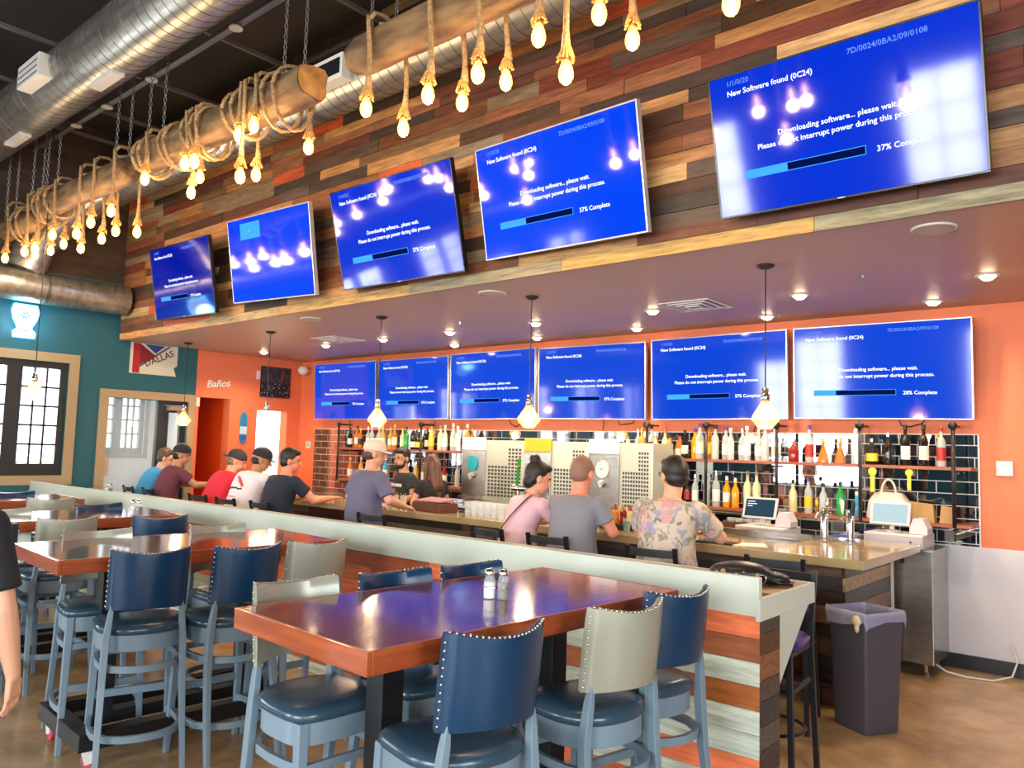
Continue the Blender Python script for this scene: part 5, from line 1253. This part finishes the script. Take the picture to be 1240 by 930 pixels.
on_back([(-0.03, 0.40), (0.02, 0.37), (0.06, 0.34), (0.10, 0.30)], 0.014, mat('print_red', '#C84A50', 0.8), 'back_print_red')
on_back([(-0.01, 0.36), (0.04, 0.33), (0.09, 0.29)], 0.009, mat('print_red_light', '#E39A98', 0.8), 'back_print_red')
on_back([(-0.10, 0.26), (-0.07, 0.28), (-0.03, 0.265), (0.01, 0.275), (0.06, 0.26), (0.10, 0.27)], 0.008, mat('print_black', '#2b2730', 0.8), 'back_print_black')
on_back([(-0.10, 0.17), (-0.02, 0.168), (0.05, 0.166)], 0.006, mat('print_pink', '#D88A98', 0.8), 'back_print_line')
person('person in a black t-shirt standing at the left edge, only one arm in view', (-3.50, 0.87, 0), 0.707, '#1a1b1f', 'a', pose='stand', lean=0.0, hair='short', hcol='dark', build=1.05, scale=1.0, sleeve=0.80,
       arms=[((-0.27, -0.02, 1.12), (-0.27, 0.05, 0.86), (0, 0.1, -1), (-1, 0, 0)), ((0.265, -0.02, 1.12), (0.275, 0.05, 0.86), (0, 0.1, -1), (1, 0, 0))])

# ---------------------------------------------------------------- things on the bar and behind it
CT = 1.0705
def shaker_caddy(label, loc, rot=0):
    t = thing('shaker_caddy', label, 'condiment set', loc, rot, 'shaker caddies on the high tables')
    t['group'] = 'shaker caddies on the high tables'
    for s, m, nm in ((-1, mat('salt', '#EFECE6', 0.5), 'salt_shaker'), (1, mat('pepper', '#6B5A4A', 0.6), 'pepper_shaker')):
        j = obj(nm, MB().lathe([(0.001, 0), (0.024, 0), (0.026, 0.01), (0.026, 0.07), (0.02, 0.09), (0.018, 0.1)], (s*0.029, 0, 0), 16), M['clear'], t, auto=50)
        obj('filling', MB().lathe([(0.001, 0.004), (0.0235, 0.004), (0.0235, 0.068), (0.001, 0.07)], (s*0.029, 0, 0), 14), m, j, auto=50)
        obj('lid', MB().lathe([(0.0195, 0.098), (0.0205, 0.102), (0.019, 0.118), (0.010, 0.126), (0.001, 0.127)], (s*0.029, 0, 0), 16), M['chrome'], j, smooth=True)
    obj('wire_loop', MB().tube([(0.058*math.cos(a), 0.03*math.sin(a), 0.05) for a in [2*PI*k/20 for k in range(21)]], 0.0025, 5, cap=False), M['chrome'], t, smooth=True)
    return t
shaker_caddy('glass salt and pepper shakers standing on the nearest high table', (-2.21, 2.52, 1.1205), 0.6)
shaker_caddy('glass salt and pepper shakers standing on the third high table', (-6.55, 2.95, 1.1205), 0.5)
shaker_caddy('glass salt and pepper shakers standing on the drink rail near the entrance', (-10.1, 4.2, 1.0555), 0.3)

# glasses
def glass_grid(n, m_, x0, y0, z, label, group, gap=0.088):
    k = 0; pr = None
    for i in range(n):
        for j in range(m_):
            lab = '%s, %s from left%s' % (label, ORD[i], '' if m_ == 1 else [', front row', ', rear row'][j])
            loc = (x0+i*gap, y0+j*gap, z)
            if pr is None: pr = pint(lab, group, loc)
            else: dup(pr, loc, 0, lab, group)
glass_grid(6, 2, -5.42, 5.72, CT, 'empty pint glass left of woman in pink', 'clean pint glasses on the bar')
glass_grid(7, 2, -6.75, 7.25, 1.0005, 'clear glass below the frozen drink machines', 'glasses under the frozen drink machines')
glass_grid(5, 1, -3.35, 6.95+0.3, 1.0005, 'clear glass on back counter behind floral shirt', 'glasses on the right back counter')
for i, (x, y) in enumerate([(-6.02, 5.68), (-5.93, 5.72)]):
    t = pint('glass holding pale yellow straws, %s of the pair beside the brown box' % ['left', 'right'][i], 'glasses of straws', (x-0.45, y, CT))
    st = MB()
    for k in range(9):
        a = 2*PI*k/9; st.tube([(0.012*math.cos(a), 0.012*math.sin(a), 0.014), (0.034*math.cos(a+0.5), 0.034*math.sin(a+0.5), 0.13+0.02*(k % 3))], 0.003, 5)
    obj('straws', st, mat('yellow_straws', '#D9B45A', 0.5), t)
t = thing('menu_box', 'brown leatherette box with a pinkish lid on the bar in front of the woman bartender', 'box', (-6.02, 5.84, CT), -0.12)
obj('box', MB().box(-0.24, 0.24, -0.12, 0.12, 0, 0.095), mat('brown_leatherette', '#5E3428', 0.45), t, bevel=0.006)
obj('lid', MB()._add([(-0.235, -0.11, 0.097), (0.24, -0.11, 0.105), (0.24, 0.13, 0.125), (-0.235, 0.13, 0.125), (-0.235, -0.11, 0.107), (0.24, -0.11, 0.115), (0.24, 0.13, 0.135), (-0.235, 0.13, 0.135)], [(3,2,1,0), (4,5,6,7), (0,1,5,4), (1,2,6,5), (2,3,7,6), (3,0,4,7)]), mat('pinkish_lid', '#A07078', 0.4), t)
t = pint('short glass of bright turquoise drink on the bar between the grey and floral shirts', None, (-3.55, 5.68, CT), 0.85, mat('turquoise_drink', '#18A5A8', 0.2))
t.name = 'cocktail_glass'; t['category'] = 'drink'
t = thing('condiment_caddy', 'black condiment caddy with orange juice bottles on the bar by the turquoise drink', 'caddy', (-3.80, 5.94, CT))
obj('tray', MB().box(-0.16, 0.16, -0.07, 0.07, 0, 0.05), M['black_metal'], t, bevel=0.004)
for i, (x, c) in enumerate([(-0.11, 'orange'), (-0.03, 'orange'), (0.05, 'red'), (0.12, 'pale')]):
    b_ = obj('squeeze_bottle', MB().lathe([(0.001, 0.01), (0.03, 0.01), (0.032, 0.02), (0.032, 0.15), (0.02, 0.17)], (x, 0, 0), 14), BM[c], t, auto=40)
    obj('nozzle', MB().lathe([(0.021, 0.168), (0.02, 0.178), (0.006, 0.22), (0.001, 0.222)], (x, 0, 0), 12), CM['red' if i % 2 else 'gold'], b_, auto=40)
t = thing('napkin_holder', 'black napkin and straw holder standing on the bar near the floral shirt', 'napkin holder', (-3.50, 5.94, CT))
obj('case', MB().box(-0.08, 0.08, -0.05, 0.05, 0, 0.012).box(-0.08, -0.074, -0.05, 0.05, 0.012, 0.12).box(0.074, 0.08, -0.05, 0.05, 0.012, 0.12).box(-0.074, 0.074, 0.044, 0.05, 0.012, 0.12), M['black_metal'], t)
obj('napkins', MB().box(-0.07, 0.07, -0.045, 0.04, 0.0125, 0.09), M['pale_wall'], t)
for i, (x, y, w_, d_, lab) in enumerate([(-5.55, 6.05, 0.5, 0.16, 'black rubber bar mat behind the row of pint glasses'), (-2.75, 5.72, 0.30, 0.16, 'dark check folder lying on the bar right of the floral shirt')]):
    t = thing('bar_mat', lab, 'mat', (x, y, CT)); obj('mat', MB().box(-w_/2, w_/2, -d_/2, d_/2, 0, 0.012), M['black_base'], t, bevel=0.004)
t = thing('paper_menu', 'cream paper menu lying on the bar right of the floral shirt', 'menu', (-2.55, 5.80, CT), 0.5)
obj('sheet', MB().box(-0.14, 0.14, -0.1, 0.1, 0, 0.004), LM['cream'], t)
t = thing('phone', 'phone with a lit screen held up by the woman in pink', 'phone', (-4.26, 5.64, 1.27), (1.0, 0, -0.1))
obj('case', MB().box(-0.036, 0.036, -0.075, 0.075, -0.008, 0), M['black_metal'], t, bevel=0.004); obj('screen', MB().box(-0.032, 0.032, -0.068, 0.068, 0.0002, 0.001), emis('phone_screen', '#CFE0FF', 1.0), t)

# point-of-sale terminals
M['pos_white'] = mat('white_pos_plastic', '#CFC7CB', 0.35)
def pos(label, loc, rot, scr, drawer=True, lines=True):
    t = thing('register_terminal', label, 'cash register', loc, rot)
    if drawer:
        dr = obj('cash_drawer', MB().box(-0.23, 0.23, -0.2, 0.2, 0, 0.11), M['pos_white'], t, bevel=0.005)
        obj('drawer_front', MB().box(-0.225, 0.225, -0.208, -0.2005, 0.008, 0.102), mat('drawer_front', '#BDB5BA', 0.35), dr, bevel=0.002)
        obj('lock', MB().tube([(0.14, -0.214, 0.055), (0.14, -0.2085, 0.055)], 0.008, 12), M['black_metal'], dr)
    z = 0.112 if drawer else 0
    obj('stand', MB().lathe([(0.001, z), (0.07, z), (0.065, z+0.012), (0.02, z+0.02), (0.018, z+0.08)], (-0.06, 0.02, 0), 16), M['white_metal'], t, auto=40)
    e = bpy.data.objects.new('tablet', None); 
    Tm = Matrix.Translation((-0.06, -0.03, z+0.155)) @ Matrix.Rotation(-0.35, 4, 'X')
    mb = MB(); mb.M = Tm; mb.box(-0.16, 0.16, -0.012, 0.012, -0.10, 0.10); tb = obj('tablet', mb, M['pos_white'], t, bevel=0.006)
    mb = MB(); mb.M = Tm; mb.box(-0.138, 0.138, -0.0135, -0.0122, -0.082, 0.082); obj('screen', mb, scr, tb)
    if lines:
        mb = MB(); mb.M = Tm
        for i, (a, b_) in enumerate(((-0.12, -0.05), (-0.12, -0.03), (-0.12, -0.07))): mb.box(a, b_, -0.0142, -0.0136, 0.055-i*0.022, 0.061-i*0.022)
        obj('screen_lines', mb, M['scr_text'], tb)
    pr_ = obj('receipt_printer', MB().prism([(0.10, z), (0.24, z), (0.24, z+0.05), (0.20, z+0.13), (0.13, z+0.13), (0.10, z+0.05)], -0.08, 0.10), M['pos_white'], t, bevel=0.004)
    return t
pos('white register terminal with a dark screen behind the bar, left of the beer taps', (-2.92, 7.10, 1.0005), 0.0, emis('pos_dark_screen', '#2C4250', 0.7))
pos('white register terminal with a pale lit screen on the steel keg cooler at the right', (-1.86, 7.33, 1.0205), 0.0, emis('pos_pale_screen', '#CFE9EE', 0.5), lines=False)
pos('white register tablet with a black screen at the left end of the back bar', (-8.65, 6.98+0.2, 1.0005), 0.25, mat('off_screen', '#101014', 0.1), drawer=True, lines=False)

# beer towers
for i, (x, y) in enumerate([(-2.28, 6.72), (-2.08, 6.74)]):
    t = thing('beer_tower', 'stainless steel beer tap tower, %s of the pair at the right end of the bar' % ['left', 'right'][i], 'beer tap', (x, y, CT-0.0), 0, 'beer towers')
    obj('column', MB().lathe([(0.001, 0), (0.055, 0), (0.055, 0.012), (0.038, 0.02), (0.038, 0.29), (0.03, 0.305), (0.001, 0.31)], seg=24), M['chrome'], t, auto=40)
    obj('drip_plate', MB().box(-0.09, 0.09, -0.24, -0.07, 0, 0.012), M['steel'], t)
    t.scale = (0.85, 0.85, 0.85)
    for s in (-1, 1):
        f_ = obj('faucet', MB().tube([(s*0.02, 0, 0.25), (s*0.05, -0.06, 0.255), (s*0.052, -0.085, 0.23), (s*0.052, -0.088, 0.19)], [0.012, 0.012, 0.010, 0.008], 8), M['chrome'], t, smooth=True)
        obj('tap_handle', MB().lathe([(0.001, 0), (0.009, 0), (0.016, 0.06), (0.019, 0.11), (0.012, 0.135), (0.001, 0.14)], (s*0.05, -0.065, 0.262), 10), [CM['gold'], M['chrome'], CM['white'], M['black_metal']][i*2+(s+1)//2], f_, smooth=True)
tag(obj('blue_cloth', MB().ell((0, 0, 0.03), (0.13, 0.07, 0.045), 18, 8).ell((0.08, 0.02, 0.04), (0.07, 0.05, 0.04), 14, 8), mat('blue_bar_towel', '#24408C', 0.9), smooth=True), 'folded dark blue bar towel on the back counter between the beer taps', 'towel')
SC.objects['blue_cloth'].location = (-2.32, 7.22, 1.002)
tag(obj('steel_sink_ledge', MB().box(-3.15, -2.37, 6.35, 6.72, 1.0, 1.04).box(-3.15, -2.37, 6.68, 6.72, 1.04, 1.10), M['steel'], bevel=0.004), 'stainless steel sink ledge behind the bar in front of the dark-screened register', 'sink')
tag(obj('steel_sink_stand', MB().box(-3.13, -2.39, 6.37, 6.70, 0, 0.995), M['steel']), 'stainless steel sink cabinet standing behind the bar', 'sink cabinet')

# frozen drink machines
M['machine_white'] = mat('backlit_white_header', '#F2F4F0', 0.3, emis='#F6FFF6', estr=0.1)
M['panel_side'] = mat('pale_steel_side', '#C9C8B4', 0.35, 0.4)
M['vent_dark'] = mat('vent_slot_dark', '#3A3F44', 0.5)
def frozen(label, x, front, wd, dial, w=0.34):
    """machine with its front to the left and a vented side panel to the right"""
    t = thing('frozen_drink_machine', label, 'drink machine', (x, 7.22, 1.0005), 0, 'frozen drink machines')
    H = 0.875 if wd else 0.86
    obj('body', MB().box(-0.15, wd, -0.18, 0.24, 0.04, H-0.03), M['panel_side'], t, bevel=0.006)
    obj('front_face', MB().box(-0.16, 0.22, -0.205, -0.181, 0.18, H-0.16), M['steel'], t, bevel=0.004)
    obj('header', MB().box(-0.16, 0.22, -0.21, -0.181, H-0.15, H), front, t, bevel=0.004)
    d = obj('hopper_dial', MB().tube([(0.03, -0.206, 0.56), (0.03, -0.225, 0.56)], [0.098, 0.092], 32), dial, t, auto=40)
    d.scale = (0.9, 1, 1)
    obj('dial_hub', MB().tube([(0.03, -0.226, 0.56), (0.03, -0.24, 0.56)], 0.012, 12), M['chrome'], d)
    obj('spout', MB().bar((0.03, -0.206, 0.43), (0.03, -0.27, 0.41), 0.05, 0.035).bar((0.03, -0.25, 0.42), (0.03, -0.25, 0.37), 0.025), M['white_metal'], t)
    obj('drip_tray', MB().box(-0.12, 0.18, -0.30, -0.181, 0.14, 0.17), M['steel'], t)
    v = MB()
    for i in range(10):
        for j in range(14):
            if j > 8 and i < 6: continue
            px_ = 0.26+i*(wd-0.30)/10; pz = 0.18+j*0.042
            v.box(px_, px_+(wd-0.3)/10*0.62, -0.1835, -0.1802, pz, pz+0.026)
    obj('vent_slots', v, M['vent_dark'], t)
    for sx in (-0.12, wd-0.03):
        for sy in (-0.14, 0.2): obj('foot', MB().lathe([(0.02, 0), (0.018, 0.04)], (sx, sy, 0), 10), M['black_metal'], t)
    return t
fm_ = frozen('frozen drink machine with a turquoise round dial behind the bar', -6.62, M['machine_white'], 0.83, mat('turquoise_dial', '#1FA3B0', 0.25))
frozen('frozen drink machine with a yellow header label behind the woman in pink', -5.62, mat('yellow_header', '#E3AE12', 0.4, emis='#E3AE12', estr=0.08), 0.72, M['white_metal'])
frozen('frozen drink machine with a plain steel header, right of the grey t-shirt man', -4.74+0.02, M['machine_white'], 0.62, M['white_metal'])
t = thing('beer_tower', 'steel draught tower with a tall green tap handle in front of the frozen drink machines', 'beer tap', (-5.66, 6.80, 1.0), 0)
obj('stand', MB().box(-0.06, 0.06, -0.06, 0.06, -1.0, 0.0), M['steel'], t)
obj('column', MB().tube([(-0.02, 0, 0.0), (-0.02, 0, 0.30)], 0.03, 16), M['chrome'], t, auto=40)
obj('cross_head', MB().tube([(-0.10, 0, 0.31), (0.10, 0, 0.31)], 0.035, 14), M['chrome'], t, auto=40)
obj('tap_handle', MB().bar((0, -0.05, 0.34), (0.03, -0.05, 0.64), 0.02, 0.02, 0.03, 0.03), BM['green'], t)
obj('handle_emblem', MB().bar((0.01, -0.066, 0.54), (0.05, -0.066, 0.56), 0.05, 0.012), CM['gold'], t)

# bags and boxes on the lower shelf at the right
t = thing('tote_bag', 'white tote bag with a looped handle on the lower shelf behind the pale-screened register', 'bag', (-1.99, 7.54, 1.2215))
obj('bag', MB().ring_loft([[(x*w_, y*d_, z) for x, y in [(math.copysign(abs(math.cos(a))**0.5, math.cos(a)), math.copysign(abs(math.sin(a))**0.7, math.sin(a))) for a in [2*PI*k/20 for k in range(20)]]] for z, w_, d_ in ((0, 0.18, 0.10), (0.02, 0.19, 0.11), (0.16, 0.17, 0.08), (0.23, 0.12, 0.04), (0.24, 0.08, 0.02))]), mat('white_canvas', '#D8CDBE', 0.7), t, auto=60)
obj('handle', MB().tube([(-0.06+0.06*(1-math.cos(a)), -0.02, 0.22+0.13*math.sin(a)) for a in [PI*k/12 for k in range(13)]], 0.009, 8), mat('canvas_handle', '#E8D8CC', 0.7), t, smooth=True)
for i, (x, z_, w_, h_, r) in enumerate([(-1.73, 1.2215, 0.22, 0.17, 0.0), (-1.53, 1.2215, 0.12, 0.15, 0.1)]):
    t = thing('paper_bag', ['wide brown paper bag on the lower shelf above the register printer', 'narrow brown paper bag at the right end of the lower shelf'][i], 'bag', (x, 7.56, z_), r, 'brown paper bags')
    obj('bag', MB().hexa([(-w_/2, -0.06, 0), (w_/2, -0.06, 0), (w_/2, 0.06, 0), (-w_/2, 0.06, 0), (-w_/2+0.01, -0.02, h_), (w_/2-0.02, -0.02, h_-0.015), (w_/2-0.02, 0.02, h_-0.015), (-w_/2+0.01, 0.02, h_)]), mat('kraft_paper', '#B08C5A', 0.8), t, bevel=0.003)
t = thing('red_box', 'red carton on the lower shelf behind the condiment bottles', 'box', (-4.62, 7.3, 1.0005)); obj('carton', MB().box(-0.11, 0.11, -0.06, 0.06, 0.2, 0.36), LM['redl'], t, bevel=0.004); obj('riser', MB().box(-0.11, 0.11, -0.06, 0.06, 0, 0.199), M['black_metal'], t)
t = thing('paddle_opener', 'yellow round-headed bottle opener hanging from the upper shelf above the white tote', 'bottle opener', (-2.10, 7.43, 1.66))
obj('paddle', MB().tube([(0, 0, -0.02), (0, 0.012, -0.02)], 0.035, 18).box(-0.018, 0.018, 0, 0.008, -0.2, -0.05), LM['yellow'], t, auto=40)
t = thing('paddle_opener', 'second yellow bottle opener hanging from the upper shelf, nearer the right end', 'bottle opener', (-1.80, 7.43, 1.66))
obj('paddle', MB().tube([(0, 0, -0.02), (0, 0.012, -0.02)], 0.03, 18).box(-0.015, 0.015, 0, 0.008, -0.17, -0.045), LM['yellow'], t, auto=40)
t = thing('woven_basket', 'round brown woven basket behind the bar left of the dark-screened register', 'basket', (-3.28, 6.93+0.25, 1.0005))
obj('weave', MB().lathe([(0.001, 0), (0.08, 0), (0.11, 0.10), (0.112, 0.12), (0.10, 0.12), (0.07, 0.015), (0.001, 0.012)], seg=24), mat('wicker', '#7A5233', 0.8, noise=('#4f3320', 40, 2, (1, 1, 3)), bump=0.8), t, auto=60)

# handbag on the drink rail
t = thing('handbag', 'black handbag with tan pattern and silver ring on the drink rail', 'handbag', (-1.86, 4.15, 1.0555), 0.35)
hb = MB(); hb.ell((0, 0, 0.055), (0.17, 0.10, 0.062), 24, 12); hb.ell((0.16, 0.02, 0.035), (0.10, 0.08, 0.035), 18, 8)
obj('bag', remeshed(hb, 0.01, 3), mat('black_leather', '#1d1a1b', 0.4), t)
pt = MB()
for k in range(7): pt.ell((-0.12+0.035*k, -0.088+0.004*abs(k-3), 0.055+0.012*math.sin(k*2.1)), (0.016, 0.012, 0.013), 10, 6)
obj('tan_pattern', pt, mat('tan_patches', '#C59A5A', 0.6), t, smooth=True)
obj('ring', MB().tube([(0.115+0.022*math.cos(a), -0.085, 0.04+0.022*math.sin(a)) for a in [2*PI*k/16 for k in range(17)]], 0.0035, 6, cap=False), M['chrome'], t, smooth=True)
obj('strap', MB().tube([(0.12, -0.06, 0.05), (0.2, -0.05, 0.02), (0.26, -0.02, 0.012), (0.27, 0.05, 0.012), (0.2, 0.09, 0.02), (0.12, 0.06, 0.05)], 0.009, 6), mat('strap_leather', '#1d1a1b', 0.4), t, smooth=True)
t = thing('sunglasses_case', 'small silver-capped glasses case lying left of the handbag on the drink rail', 'case', (-2.10, 4.05, 1.0555), 0.2)
obj('case', MB().box(-0.07, 0.07, -0.03, 0.03, 0, 0.035), M['black_metal'], t, bevel=0.012); obj('cap', MB().box(-0.09, -0.071, -0.02, 0.02, 0.005, 0.03), M['chrome'], t, bevel=0.004)
# items on the rail far left
for i, x in enumerate([-9.0, -9.3, -9.62]):
    t = thing('menu_stack', 'small dark item lying on the drink rail near the entrance, %s' % ORD[i], 'menu', (x, 4.2, 1.0555), 0.3*i, 'dark menus on the drink rail'); obj('cover', MB().box(-0.1, 0.1, -0.07, 0.07, 0, 0.018), M['black_base'], t, bevel=0.003)
